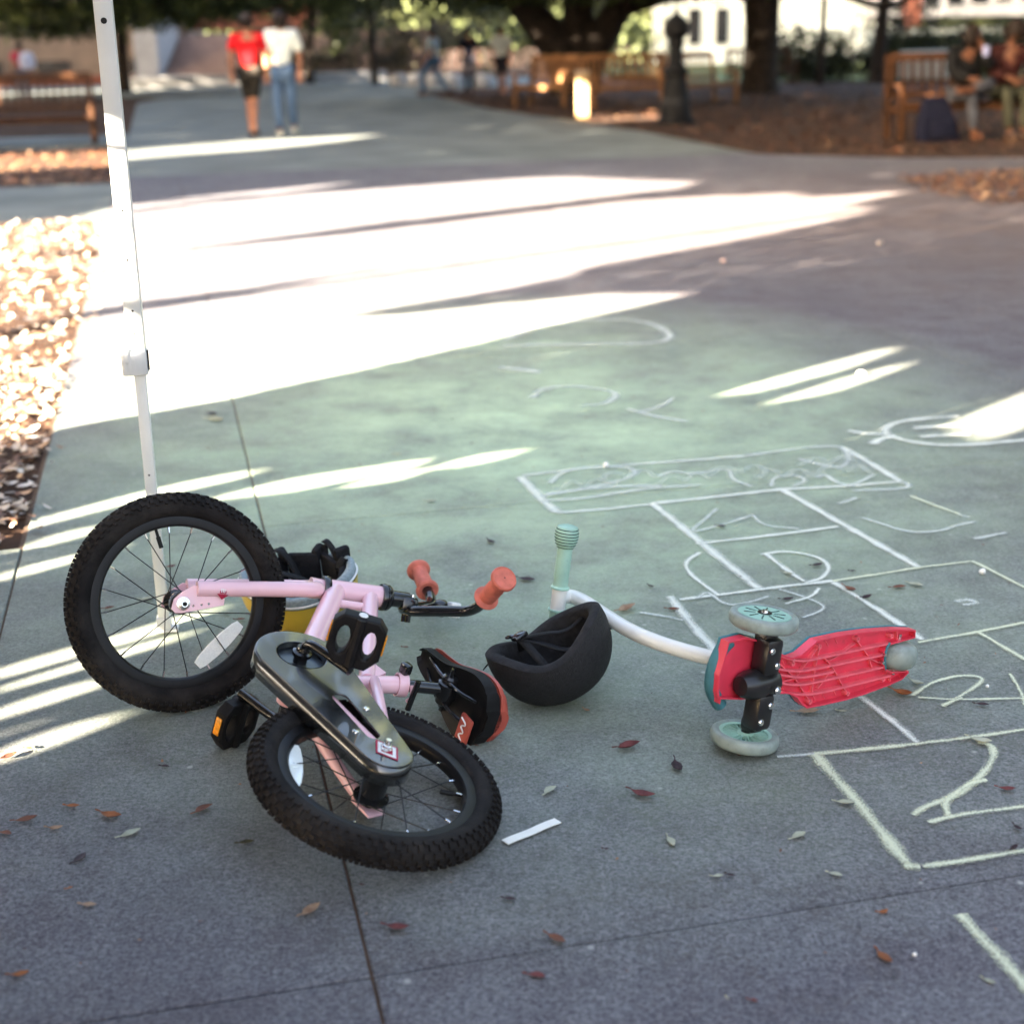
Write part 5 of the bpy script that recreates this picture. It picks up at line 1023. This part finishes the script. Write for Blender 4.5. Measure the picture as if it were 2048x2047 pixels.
b2 = g(1518, 187); tree('dark oak trunk with flared foot right of the middle benches', (b2.x, b2.y, 0), [([(0, 0, -.1), (.0, 0, .35), (.02, 0, 1.2), (.0, 0, 2.4), (.1, 0, 5)], [.62, .44, .40, .44, .3]), ([(.0, 0, 2.1), (1.2, 0, 2.55), (2.4, .2, 2.0), (3.2, .3, 1.9), (4.0, .3, 2.3)], [.16, .13, .09, .08, .05]), ([(0, 0, 2.2), (-1.4, 0, 2.7), (-3, 0, 3.2)], [.3, .2, .12])],
     [((-.5, 0, 5.4), (6, 5, 2.6), 8000, 2.15), ((-1.8, 0, 2.9), (2.2, 1.8, .8), 1200, 2.0)], canopy=[((1, -12, 6.2), (9, 10, 2.0), 7000), ((8, -2, 6.2), (7, 8, 2.0), 4500)])
b3 = g(1755, 166); tree('slim dark tree beside the hedge before the white building', (b3.x, b3.y, 0), [([(0, 0, -.1), (.0, 0, .6), (.05, 0, 2.0), (.3, 0, 4)], [.34, .20, .16, .12])], [((0, 0, 5.2), (3, 3, 2.0), 2500, 2.9)])
b4 = g(1640, 172); tree('thin young tree standing in the gap of the bright wall', (b4.x, b4.y, 0), [([(0, 0, -.1), (.0, 0, .9), (.03, 0, 2.4), (.1, 0, 4)], [.13, .09, .08, .05])], [((0, 0, 4.6), (1.6, 1.6, 1.3), 900, 3.2)])
b5 = g(250, 184); tree('tree with low dark foliage at the far left', (b5.x, b5.y, 0), [([(0, 0, -.1), (.0, 0, .9), (.1, 0, 2.4), (.2, 0, 5)], [.28, .20, .18, .12])], [((-1, 0, 4.3), (5.5, 4, 2.5), 8000, 1.85), ((-3.4, -.5, 3.0), (2.3, 2, 1.0), 2600, 1.55), ((-2, -1, 2.5), (5.5, 2, .75), 6000, 1.6), ((3.2, -1, 2.8), (3, 2, .7), 2500, 1.9)], canopy=[((0, -6, 6.5), (8, 10, 2.2), 6000)])
b6 = g(720, 176); tree('slender tree by the low wall near the walking people', (b6.x, b6.y + 6, 0), [([(0, 0, -.1), (.0, 0, .9), (-.1, 0, 2.4), (.1, 0, 5)], [.18, .13, .11, .08])], [((0, 0, 5.0), (5, 4, 2.6), 5000, 2.0), ((0, -3, 2.9), (6, 2, .8), 5000, 1.9)], canopy=[((0, -4, 6.5), (8, 8, 2.2), 5000)])
b7 = g(600, 170); tree('bushy dark tree right of the stairs', (b7.x, b7.y + 3, 0), [([(0, 0, -.1), (.0, 0, .9), (.2, 0, 2.6), (.4, 0, 5)], [.22, .17, .14, .1])], [((0, 0, 4.6), (4.5, 4, 2.3), 5000, 1.9), ((1.5, 0, 2.0), (1.8, 1, .8), 900, .7)])
b8 = Vector((12.5, 17.5, 0)); tree('large spreading oak right of the seated people, mostly out of the picture', tuple(b8), [([(0, 0, -.1), (.0, 0, .9), (-.1, 0, 2.6), (-.4, 0, 5)], [.5, .38, .34, .2]), ([(-.1, 0, 2.6), (-2.5, .2, 4.2), (-5, .3, 5)], [.22, .16, .08])], [((-5.0, .5, 5.2), (6, 6, 1.6), 9000, 3.3)], canopy=[((-5, 1, 6.2), (8, 8, 1.6), 7000)])  # oak added out of view to shade the right bench
tree('round dense oak standing right of the paving, out of the picture', (9.5, 4.5, 0), [([(0, 0, -.1), (.0, 0, .9), (.1, 0, 2.6), (.2, 0, 4)], [.4, .3, .26, .15])], [], canopy=[((0, 0, 5.4), (5, 5, 3.2), 9000), ((0, 0, 3.4), (4.5, 4.5, 1.2), 5000)])  # added out of view, blocks sky light from the right
tree('second dense oak right of the paving nearer the bench, out of the picture', (14, 11, 0), [([(0, 0, -.1), (.0, 0, .9), (.1, 0, 2.6), (.2, 0, 4)], [.4, .3, .26, .15])], [], canopy=[((0, 0, 5.4), (5, 5, 3.2), 9000), ((0, 0, 3.4), (4.5, 4.5, 1.2), 5000)])  # likewise added unseen, keeps sky light off the bench
M_SHR = mat('shrub_leaves', (.05, .045, .025), .6, var=.5, scale=1.0); M_HEDGE = mat('hedge_leaves', (.026, .034, .014), .6, var=.5, scale=1.2)
def shrub(label, base, rad, n, fol, name='shrub', size=.2):
    t = empty(name, label, 'shrub', Matrix.Translation(base)); link('foliage', quads_mesh('foliage', crown_mesh((0, 0, rad[2] * .9), rad, n, size, len(label) * 3 + int(abs(base[0]) * 7), .02)), fol, t); MB().tube([(0, 0, -.1), (.03, 0, rad[2] * .5), (.0, .02, rad[2])], [.05, .04, .02], 6).build('stem', M_BARK, t); t['group'] = 'shrubs and hedges'; return t
for px, lab, r_ in ((560, 'brownish shrub just right of the white-shirted walker', (1.7, 1.2, 1.3)), (650, 'low olive shrub at the foot of the pinkish wall', (1.8, 1.0, .8)), (760, 'dark shrub near the end of the low wall', (2.0, 1.2, 1.5)), (840, 'shrub behind the person in pale blue', (1.6, 1.0, 1.4)), (1250, 'green shrub seen between oak and iron post', (2.4, 1.4, 1.5)), (1000, 'pale green shrub behind the person in white', (2.2, 1.4, 1.6))):
    q = at_depth(px, 150, 66); shrub(lab, (q.x, q.y, -.06), r_, 1500, M_SHR if px < 900 else M_FOL2)
for px, lab, r_ in ((1590, 'dark hedge block right of the oak trunk', (1.6, .8, .95)), (1700, 'low dark hedge under the bright wall', (2.0, .8, .60)), (1810, 'tall dark hedge behind the slim tree', (1.7, .9, 1.15)), (1930, 'dark hedge behind the seated people', (2.0, .9, .9))):
    q = at_depth(px, 150, 46); shrub(lab, (q.x, q.y, -.06), r_, 2600, M_HEDGE, 'hedge', .16)

# ================================================================== buildings
M_STUC = mat('beige_stucco', (.24, .175, .125), .85, var=.1, scale=1.5, bump=.2, bscale=20); M_PSTN = mat('pink_stone', (.20, .135, .115), .85, var=.15, scale=2); M_LSTN = mat('pale_stone_wall', (.34, .33, .32), .8, var=.08, scale=3); M_WIN = mat('dark_glass', (.015, .016, .018), .12, var=.2); M_BRK = mat('brick_band', (.22, .075, .045), .8, var=.2, scale=5); M_WPNT = mat('white_wall', (.50, .53, .48), .7, var=.04, scale=2); M_ROOF = mat('grey_roof', (.16, .15, .14), .8)
YB = 70.0
def X(px, y=YB): return at_depth(px, 100, y).x
bd = empty('stair_building', 'beige stucco building with basement windows left of the stone stairs', 'building', Matrix.Translation((X(170), YB, -.06)))
ox = X(170)
MB().box(((X(-260) + X(345)) / 2 - ox, 4, 4.0), (X(345) - X(-260), 8, 8.0)).build('wall', M_STUC, bd); MB().box(((X(-260) + X(345)) / 2 - ox, 4, 8.2), (X(345) - X(-260) + .8, 8.8, .4)).build('roof', M_ROOF, bd)
for p0, p1 in ((70, 136), (258, 312), (-60, 0)):
    w_ = MB().box(((X(p0) + X(p1)) / 2 - ox, -.04, .75), (X(p1) - X(p0), .10, .62)).build('window', M_WIN, bd); MB().box(((X(p0) + X(p1)) / 2 - ox, -.08, .40), (X(p1) - X(p0) + .2, .16, .07)).build('sill', M_LSTN, w_)
for p0, p1 in ((20, 90), (170, 240), (270, 330)):
    w_ = MB().box(((X(p0) + X(p1)) / 2 - ox, -.04, 3.6), (X(p1) - X(p0), .10, 1.6)).build('window', M_WIN, bd); MB().box(((X(p0) + X(p1)) / 2 - ox, -.08, 2.76), (X(p1) - X(p0) + .2, .16, .08)).build('sill', M_LSTN, w_)
MB().box(((X(-260) + X(345)) / 2 - ox, -.06, .16), (X(345) - X(-260), .14, .44)).build('plinth', M_BRK, bd)
st_ = empty('stone_stairs', 'broad stone stairs with a pale cheek wall between the building and pinkish wall', 'stairs', Matrix.Translation((X(440), YB - 4, -.06)))
oy = X(440, YB - 4); w0, w1 = X(352, YB - 4) - oy, X(535, YB - 4) - oy
for k in range(13): MB().box(((w0 + w1) / 2, k * .34 + 2, .08 + k * .16), (w1 - w0, 4.4 - k * .1, .158)).build('step', M_PSTN if k % 2 else mat('step_stone', (.25, .19, .17), .85), st_)
MB().box((w0 - .55, 2.2, 1.5), (1.0, 4.6, 3.2)).build('cheek_wall', M_LSTN, st_); MB().box((w0 + .4, -.5, .25), (2.4, .8, .28), Matrix.Rotation(.3, 3, 'Z')).build('kerb_stone', M_LSTN, st_)
MB().box(((w0 + w1) / 2 + .5, 7.5, 3.4), (w1 - w0 + 3, 1, 2.2)).build('brick_wall', M_BRK, st_)
pw = empty('retaining_wall', 'pinkish stone retaining wall right of the stairs', 'wall', Matrix.Translation((X(690), YB, -.06))); o3 = X(690)
MB().box(((X(545) + X(860)) / 2 - o3, .5, 1.05), (X(860) - X(545), 1, 2.2)).build('wall', M_PSTN, pw); MB().box(((X(745) + X(815)) / 2 - o3, -.03, .80), (X(815) - X(745), .1, .45)).build('vent', M_WIN, pw)
k0, k1 = g(255, 178), g(770, 161)
kw = MB().box((0, 0, 0), ((k1 - k0).length, .5, .42), Matrix.Rotation(math.atan2((k1 - k0).y, (k1 - k0).x), 3, 'Z'), .03); kwo = kw.build('low_wall', M_LSTN, None, False); kwo.location = (k0 + k1) / 2 + Vector((0, 0, .17)); tag(kwo, 'long low pale stone wall lit by the sun at the far end of the walk', 'wall')
for i, px in enumerate((797, 832, 868, 905, 965)):
    q = at_depth(px, 150, 52 - i * 1.2); gq = Vector((q.x, q.y, .2)); o = MB().lathe([(0, 0), (.28, 0), (.32, .08), (.30, .30), (.24, .42), (0, .45)], (0, 0, 0), (0, 0, 1), 14).build('stone_bollard', M_LSTN); o.location = (q.x, q.y, -.03)
    tag(o, ['leftmost round pale stone at the end of the low wall', 'second round pale stone from the low wall', 'round pale stone under the person in pale blue', 'round pale stone left of the person in navy', 'round pale stone between the people in navy and white'][i], 'stone', 'round stones ending the low wall')
# white buildings on the right, in the sun
YW = 92.0
wb = empty('white_building', 'long bright white building behind the hedge on the right', 'building', Matrix.Translation((X(1600, YW), YW, -.06))); o4 = X(1600, YW)
xa, xb = X(1330, YW) - o4, X(1800, YW) - o4
MB().box(((xa + xb) / 2, 4, 2.3), (xb - xa, 8, 4.7)).build('wall', M_WPNT, wb); MB().add([(xa - .5, -.5, 4.65), (xb + .5, -.5, 4.65), (xb + .5, 8.5, 4.65), (xa - .5, 8.5, 4.65), (xa - .5, 4, 6.6), (xb + .5, 4, 6.6)], [(0, 1, 5, 4), (2, 3, 4, 5), (0, 4, 3), (1, 2, 5), (0, 3, 2, 1)]).build('roof', M_ROOF, wb, False)
for p0, p1, z0, z1 in ((1376, 1400, 1.2, 3.2), (1430, 1455, 1.2, 3.2), (1590, 1602, 1.4, 2.2), (1782, 1795, .2, 3.0)): MB().box(((X(p0, YW) + X(p1, YW)) / 2 - o4, -.05, (z0 + z1) / 2), (X(p1, YW) - X(p0, YW), .12, z1 - z0)).build('window', M_WIN, wb)
gb = empty('glazed_building', 'pale building with a row of dark panes and a long terrace at the upper right', 'building', Matrix.Translation((X(1930, 60), 60, -.06))); o5 = X(1930, 60)
ga_, gb_ = X(1835, 60) - o5, X(2250, 60) - o5
MB().box(((ga_ + gb_) / 2, 5, 3.0), (gb_ - ga_, 8, 1.9)).build('wall', M_LSTN, gb); MB().box(((ga_ + gb_) / 2 - 1.5, 3, 1.50), (gb_ - ga_ + 4, 9, .22)).build('terrace_slab', M_WPNT, gb); MB().box(((ga_ + gb_) / 2, 6.5, .7), (gb_ - ga_, 5, 1.4)).build('lower_wall', M_WPNT, gb)
for k in range(9): MB().box((ga_ + .7 + k * .95, .97, 2.75 + .05 * k), (.6, .12, .62)).build('pane', M_WIN, gb)
for k in range(6): MB().box((ga_ - 1.2 + k * 2.2, .5, .65), (.22, .22, 1.5)).build('column', M_WPNT, gb)
MB().box((ga_ + .05, 1.5, 2.6), (.5, 1.2, 3.4)).build('brick_pier', M_BRK, gb)
lw = MB().box((0, 0, .35), (1.9, .4, .8), bev=.06).build('garden_wall', M_WPNT, None); q = at_depth(1868, 112, 44); lw.location = (q.x, q.y, .1); tag(lw, 'short white wall glowing behind the right bench', 'wall')
# far wood closing the view
wv = []
for k in range(26):
    xx = -75 + k * 6.4; wv.append(crown_mesh((xx, 118 + 5 * math.sin(k * 2.1), 5.5 + 1.5 * math.sin(k * 1.3)), (4.8, 3, 5.4 + math.sin(k)), 1300, .8, 100 + k, -.5))
o = link('far_wood', quads_mesh('far_wood', np.concatenate(wv)), mat('far_leaves', (.10, .12, .05), .7, var=.4, scale=.3)); tag(o, 'far line of green trees closing the view', 'woods', kind='stuff')

# ================================================================== people
M_SKIN = mat('skin', (.34, .15, .09), .5, var=.06); M_SKINSH = mat('skin_shaded', (.13, .055, .03), .5, var=.06); M_HAIR = mat('dark_hair', (.018, .012, .010), .5, var=.3, scale=50); M_SHOE = mat('shoe', (.10, .06, .045), .6); M_SHOEW = mat('pale_shoe', (.6, .6, .52), .6); M_EYE = mat('eye', (.03, .02, .02), .2)  # the darker skin copy holds the seated pair's shade in its colour
def cloth(n, c): return mat('cloth_' + n, c, .85, var=.12, scale=14, bump=.25, bscale=120)
def skin_obj(name, J, E, R, mt, parent, root=None, sub=1):
    names = list(J); me = bpy.data.meshes.new(name); me.from_pydata([J[k] for k in names], [(names.index(a), names.index(b)) for a, b in E], []); me.update()
    o = link(name, me, mt, parent); sk = o.modifiers.new('skin', 'SKIN'); sk.use_smooth_shade = True
    if not me.skin_vertices: 
        bm = bmesh.new(); bm.from_mesh(me); bm.verts.layers.skin.verify(); bm.to_mesh(me); bm.free()
    for i, k in enumerate(names):
        r = R[k]; me.skin_vertices[0].data[i].radius = (r, r) if not isinstance(r, tuple) else r; me.skin_vertices[0].data[i].use_root = (k == (root or names[0]))
    o.modifiers.new('smooth', 'SUBSURF').levels = sub; o.modifiers['smooth'].render_levels = sub
    return o
def person(label, loc, head, J, cl, h=1.72, hair=(1.08, 1.0), skin=None, shoes=None, group=None, face=True):
    """J: joints in body space (x right, y forward, z up, metres for 1.72 m); cl: clothing list of (name, joints, extra radius, material)."""
    t = empty('person', label, 'person', Matrix.Translation(loc) @ Matrix.Rotation(head, 4, 'Z') @ Matrix.Scale(h / 1.72, 4), group)
    J = {k: Vector(v) for k, v in J.items()}; up = (J['head'] - J['neck']).normalized()
    J['skull'] = J['head'] + up * .075; J['jaw'] = J['head'] - up * .055 + Vector(J.get('look', (0, 1, 0))) * .012; look = Vector(J.pop('look', (0, 1, 0)))
    R = dict(pelvis=(.125, .105), waist=(.115, .09), chest=(.150, .105), neck=.052, jaw=(.062, .066), head=(.076, .090), skull=(.062, .075))
    E = [('pelvis', 'waist'), ('waist', 'chest'), ('chest', 'neck'), ('neck', 'jaw'), ('jaw', 'head'), ('head', 'skull')]
    J['nose'] = J['head'] + look * .098 - up * .02; R['nose'] = .011; E.append(('head', 'nose'))
    for s in 'LR':
        E += [('chest', 'sh' + s), ('sh' + s, 'el' + s), ('el' + s, 'wr' + s), ('pelvis', 'hip' + s), ('hip' + s, 'kn' + s), ('kn' + s, 'an' + s), ('an' + s, 'toe' + s)]
        R.update({'sh' + s: .060, 'el' + s: .043, 'wr' + s: .029, 'hip' + s: .088, 'kn' + s: .058, 'an' + s: .040, 'toe' + s: .034})
        d = (J['wr' + s] - J['el' + s]).normalized(); sd_ = d.cross(Vector((0, 1, 0)) if abs(d.y) < .9 else Vector((0, 0, 1))).normalized(); J['pa' + s] = J['wr' + s] + d * .06; R['pa' + s] = (.034, .020); E.append(('wr' + s, 'pa' + s)); bend = d.cross(sd_) * .012
        for f_, (o_, L_) in enumerate(((-.030, .055), (-.010, .066), (.010, .062), (.030, .048))):
            J['f%d%s' % (f_, s)] = J['pa' + s] + d * .035 + sd_ * o_; J['g%d%s' % (f_, s)] = J['pa' + s] + d * (.035 + L_) + sd_ * o_ * 1.15 + bend; R['f%d%s' % (f_, s)] = .0095; R['g%d%s' % (f_, s)] = .0075; E += [('pa' + s, 'f%d%s' % (f_, s)), ('f%d%s' % (f_, s), 'g%d%s' % (f_, s))]
        J['th' + s] = J['wr' + s] + d * .05 - sd_ * .045; J['tt' + s] = J['wr' + s] + d * .085 - sd_ * .055; R['th' + s] = .010; R['tt' + s] = .008; E += [('wr' + s, 'th' + s), ('th' + s, 'tt' + s)]
    body = skin_obj('body', J, E, R, skin or M_SKIN, t, 'pelvis')
    for nm, js, ex, mt in cl:
        Jc = {k: (J[k] if isinstance(k, str) and k in J else None) for k in js if k in J}; Ec = [(a, b) for a, b in E if a in Jc and b in Jc]; Rc = {}
        for k in Jc: r = R[k]; Rc[k] = (r[0] + ex, r[1] + ex) if isinstance(r, tuple) else r + ex
        for a, b, f_ in [q for q in js if isinstance(q, tuple)]:
            k = a + b; Jc[k] = J[a].lerp(J[b], f_); ra = R[a][0] if isinstance(R[a], tuple) else R[a]; rb_ = R[b][0] if isinstance(R[b], tuple) else R[b]; Rc[k] = ra * (1 - f_) + rb_ * f_ + ex * 1.3; Ec.append((a, k))
        skin_obj(nm, Jc, Ec, Rc, mt, t)
    c = J['head'] + up * .045 - look * .018; bm = bmesh.new(); bmesh.ops.create_icosphere(bm, subdivisions=3, radius=.098 * hair[0])
    for v in bm.verts:
        n_ = v.co.normalized(); v.co *= 1 + .05 * math.sin(n_.x * 9 + n_.z * 7) + .04 * math.sin(n_.y * 13)
        if n_.dot(look) > .55 and n_.z < .35: v.co *= .80
        v.co.z *= hair[1]
    bm.verts.index_update(); hm = MB().add([v.co + c - (Vector((0, 0, .06 * (hair[1] - 1) * 3)) if hair[1] > 1.1 else Vector((0, 0, 0))) for v in bm.verts], [[v.index for v in f.verts] for f in bm.faces]); bm.free(); hm.build('hair', M_HAIR, t, angle=90)
    if face:
        rt = look.cross(up).normalized()
        for s in (-1, 1): MB().lathe([(0, .008), (.006, .006), (.009, 0)], J['head'] + look * .080 + rt * s * .030 + up * .005, look, 10).build('eye', M_EYE, t); MB().lathe([(0, .012), (.012, .008), (.02, 0)], J['head'] + rt * s * .078 - up * .005, rt * s, 10).build('ear', skin or M_SKIN, t)
    for s in 'LR':
        d = (J['toe' + s] - J['an' + s]); d.z = 0; d = d.normalized() if d.length > .01 else Vector((0, 1, 0)); m3 = Matrix((d.cross(Vector((0, 0, 1))), d, Vector((0, 0, 1)))).transposed(); MB().box((J['an' + s] + J['toe' + s]) / 2 + d * .02 - Vector((0, 0, .012)), (.088, .25, .085), m3, .03).build('shoe', shoes or M_SHOE, t)
    return t
def walk_pose(sw=.14, arm=.1, narrow=.0):
    return dict(pelvis=(0, 0, .93), waist=(0, 0, 1.08), chest=(0, .01, 1.30), neck=(0, 0, 1.46), head=(0, .015, 1.575), shL=(-.19, 0, 1.40), shR=(.19, 0, 1.40), elL=(-.25, -arm * .6, 1.13), elR=(.25, arm * .4, 1.13), wrL=(-.25, arm, .90), wrR=(.25, -arm * .6, .89),
        hipL=(-.09, 0, .90), hipR=(.09, 0, .90), knL=(-.09 + narrow, sw, .50), knR=(.09 - narrow, -sw * .2, .49), anL=(-.08 + narrow, sw * .8, .09), anR=(.08 - narrow, -sw * 1.5, .13), toeL=(-.09 + narrow, sw * .8 + .14, .045), toeR=(.09 - narrow, -sw * 1.5 + .13, .05))
SHIRT = lambda n, c, ex=.022, slv=.75: (n, ['pelvis', 'waist', 'chest', 'shL', 'shR', ('shL', 'elL', slv), ('shR', 'elR', slv)], ex, cloth(n, c))
LONG = lambda n, c, ex=.024: (n, ['pelvis', 'waist', 'chest', 'shL', 'shR', 'elL', 'elR', ('elL', 'wrL', .95), ('elR', 'wrR', .95)], ex, cloth(n, c))
SHORTS = lambda n, c: (n, ['pelvis', 'hipL', 'hipR', ('hipL', 'knL', .92), ('hipR', 'knR', .92)], .020, cloth(n, c))
PANTS = lambda n, c: (n, ['pelvis', 'hipL', 'hipR', 'knL', 'knR', ('knL', 'anL', .97), ('knR', 'anR', .97)], .018, cloth(n, c))
p = g(508, 276); person('person in a red T-shirt and black shorts walking away on the path', (p.x, p.y, 0), math.radians(4), walk_pose(.10, .06, .05), [SHIRT('red_shirt', (.62, .010, .014)), SHORTS('black_shorts', (.022, .018, .014))], 1.70, group=None)
p = g(574, 274); walker = person('person in a printed white T-shirt and jeans walking away on the path', (p.x, p.y, 0), math.radians(-3), walk_pose(-.10, .05), [SHIRT('white_shirt', (.72, .74, .68), .030, .95), PANTS('blue_jeans', (.075, .12, .20))], 1.74, hair=(1.15, 1.15), shoes=M_SHOEW)
pr = MB().box((0, 0, 0), (.20, .012, .10), bev=.004).build('shirt_print', cloth('print', (.22, .22, .24))); pr.parent = walker; pr.matrix_parent_inverse = walker.matrix_basis.inverted(); pr.location = at_depth(578, 96, 21.86); pr['label'] = 'dark print across the back of the white T-shirt'
bg_ = MB().lathe([(0, -.20), (.10, -.19), (.13, -.05), (.11, .12), (.07, .20), (0, .21)], (0, 0, 0), (0, 0, 1), 14).build('yellow_bag', cloth('yellow', (.42, .34, .03))); bg_.location = at_depth(540, 128, 22.0); tag(bg_, 'yellow bag carried between the two walking people', 'bag')
for px, yy, lab, cls, hd, sw in ((866, 40, 'person in a pale blue top and jeans far down the path', [SHIRT('pale_blue', (.42, .55, .60)), PANTS('jeans_far', (.06, .13, .24))], 1.2, .30), (937, 40, 'person in navy standing far down the path', [SHIRT('navy', (.016, .020, .040)), PANTS('navy_trousers', (.016, .018, .028))], .3, .03), (1003, 38, 'person in a white top and dark shorts far down the path', [SHIRT('white_far', (.66, .70, .66), .035), SHORTS('dark_shorts', (.02, .02, .03))], 2.8, .08)):
    q = at_depth(px, 100, yy); person(lab, (q.x, q.y, -.02), hd, walk_pose(sw, .12), cls, 1.72, group=None)
q = at_depth(38, 100, 42); person('person in red beside a white bag far at the left edge', (q.x, q.y, -.05), .6, walk_pose(.06, .08), [SHIRT('red_far', (.50, .04, .07)), PANTS('grey_far', (.16, .15, .17))], 1.62)
q2 = MB().lathe([(0, -.24), (.18, -.2), (.22, 0), (.16, .2), (0, .24)], (0, 0, 0), (0, 0, 1), 14).build('white_bag', cloth('white_bag', (.62, .62, .72))); q2.location = at_depth(54, 122, 41.5); tag(q2, 'white bag held by the far person in red', 'bag')
# two people sitting on the right bench
bb0 = g(1796, 286); sx0 = Vector((2.5, .25, 0)).normalized(); sy0 = Vector((-sx0.y, sx0.x, 0))
def seat(d): return bb0 + sx0 * d + sy0 * .36
sit = dict(pelvis=(0, -.02, .53), waist=(0, .0, .70), chest=(0, .05, .93), neck=(.0, .06, 1.09), head=(.02, .09, 1.20), shL=(-.19, .05, 1.02), shR=(.19, .05, 1.02), elL=(-.24, .16, .78), elR=(.22, .22, .82), wrL=(-.06, .34, .70), wrR=(.10, .26, 1.02),
    hipL=(-.09, .04, .51), hipR=(.09, .04, .51), knL=(-.10, .46, .56), knR=(.16, .42, .66), anL=(-.06, .50, .11), anR=(-.12, .52, .60), toeL=(-.06, .64, .05), toeR=(-.26, .56, .60), look=(.62, .78, 0))
sit = {k: (-v[0], v[1], v[2]) for k, v in sit.items()}
sp_ = seat(.92); person('long-haired person in a black jacket and grey trousers sitting on the right bench', (sp_.x, sp_.y, 0), math.pi + math.radians(6), sit, [LONG('black_jacket', (.008, .008, .009), .035), PANTS('grey_trousers', (.06, .063, .075))], 1.72, hair=(1.2, 1.3), skin=M_SKINSH, shoes=M_SKINSH)
sit2 = dict(sit); sit2.update(wrR=(-.10, .34, .70), elR=(-.25, .16, .78), knR=(-.12, .46, .56), anR=(-.10, .52, .11), toeR=(-.10, .66, .05), look=(.3, .95, 0)); sit2['look'] = (.3, .95, 0)
sp_ = seat(1.45); person('curly-haired person in a dark red shirt sitting at the far end of the right bench', (sp_.x, sp_.y, 0), math.pi - math.radians(4), sit2, [LONG('dark_red_shirt', (.035, .009, .008), .03), PANTS('drab_trousers', (.05, .05, .033))], 1.72, hair=(1.5, 1.0), skin=M_SKINSH)
cu = MB().lathe([(0, 0), (.032, 0), (.040, .11), (.042, .115), (0, .115)], (0, 0, 0), (0, 0, 1), 14).build('drink_cup', mat('cup', (.35, .38, .62), .4)); cu.location = at_depth(1972, 112, 17.75); tag(cu, 'pale blue cup held by the person in the black jacket', 'cup')
bpk = g(1868, 286); bpt = empty('backpack', 'navy backpack on the ground in front of the right bench', 'backpack', Matrix.Translation((bpk.x, bpk.y, .004)) @ Matrix.Rotation(.2, 4, 'Z'))
M_NAVY = cloth('navy_bag', (.008, .009, .022))
MB().add([(-.20, -.12, 0), (.27, -.12, 0), (.27, .12, 0), (-.20, .12, 0), (-.20, -.11, .25), (.21, -.11, .25), (.21, .11, .25), (-.20, .11, .25), (-.14, -.06, .52), (.08, -.06, .52), (.08, .06, .52), (-.14, .06, .52)], [(0, 3, 2, 1), (0, 1, 5, 4), (1, 2, 6, 5), (2, 3, 7, 6), (3, 0, 4, 7), (4, 5, 9, 8), (5, 6, 10, 9), (6, 7, 11, 10), (7, 4, 8, 11), (8, 9, 10, 11)]).build('sack', M_NAVY, bpt, True, angle=60)
MB().box((.02, -.145, .16), (.26, .06, .22), bev=.025).build('pocket', M_NAVY, bpt); MB().tube([(-.06, 0, .50), (-.04, 0, .58), (.0, 0, .58), (.02, 0, .50)], .014, 8).build('handle', M_NAVY, bpt)
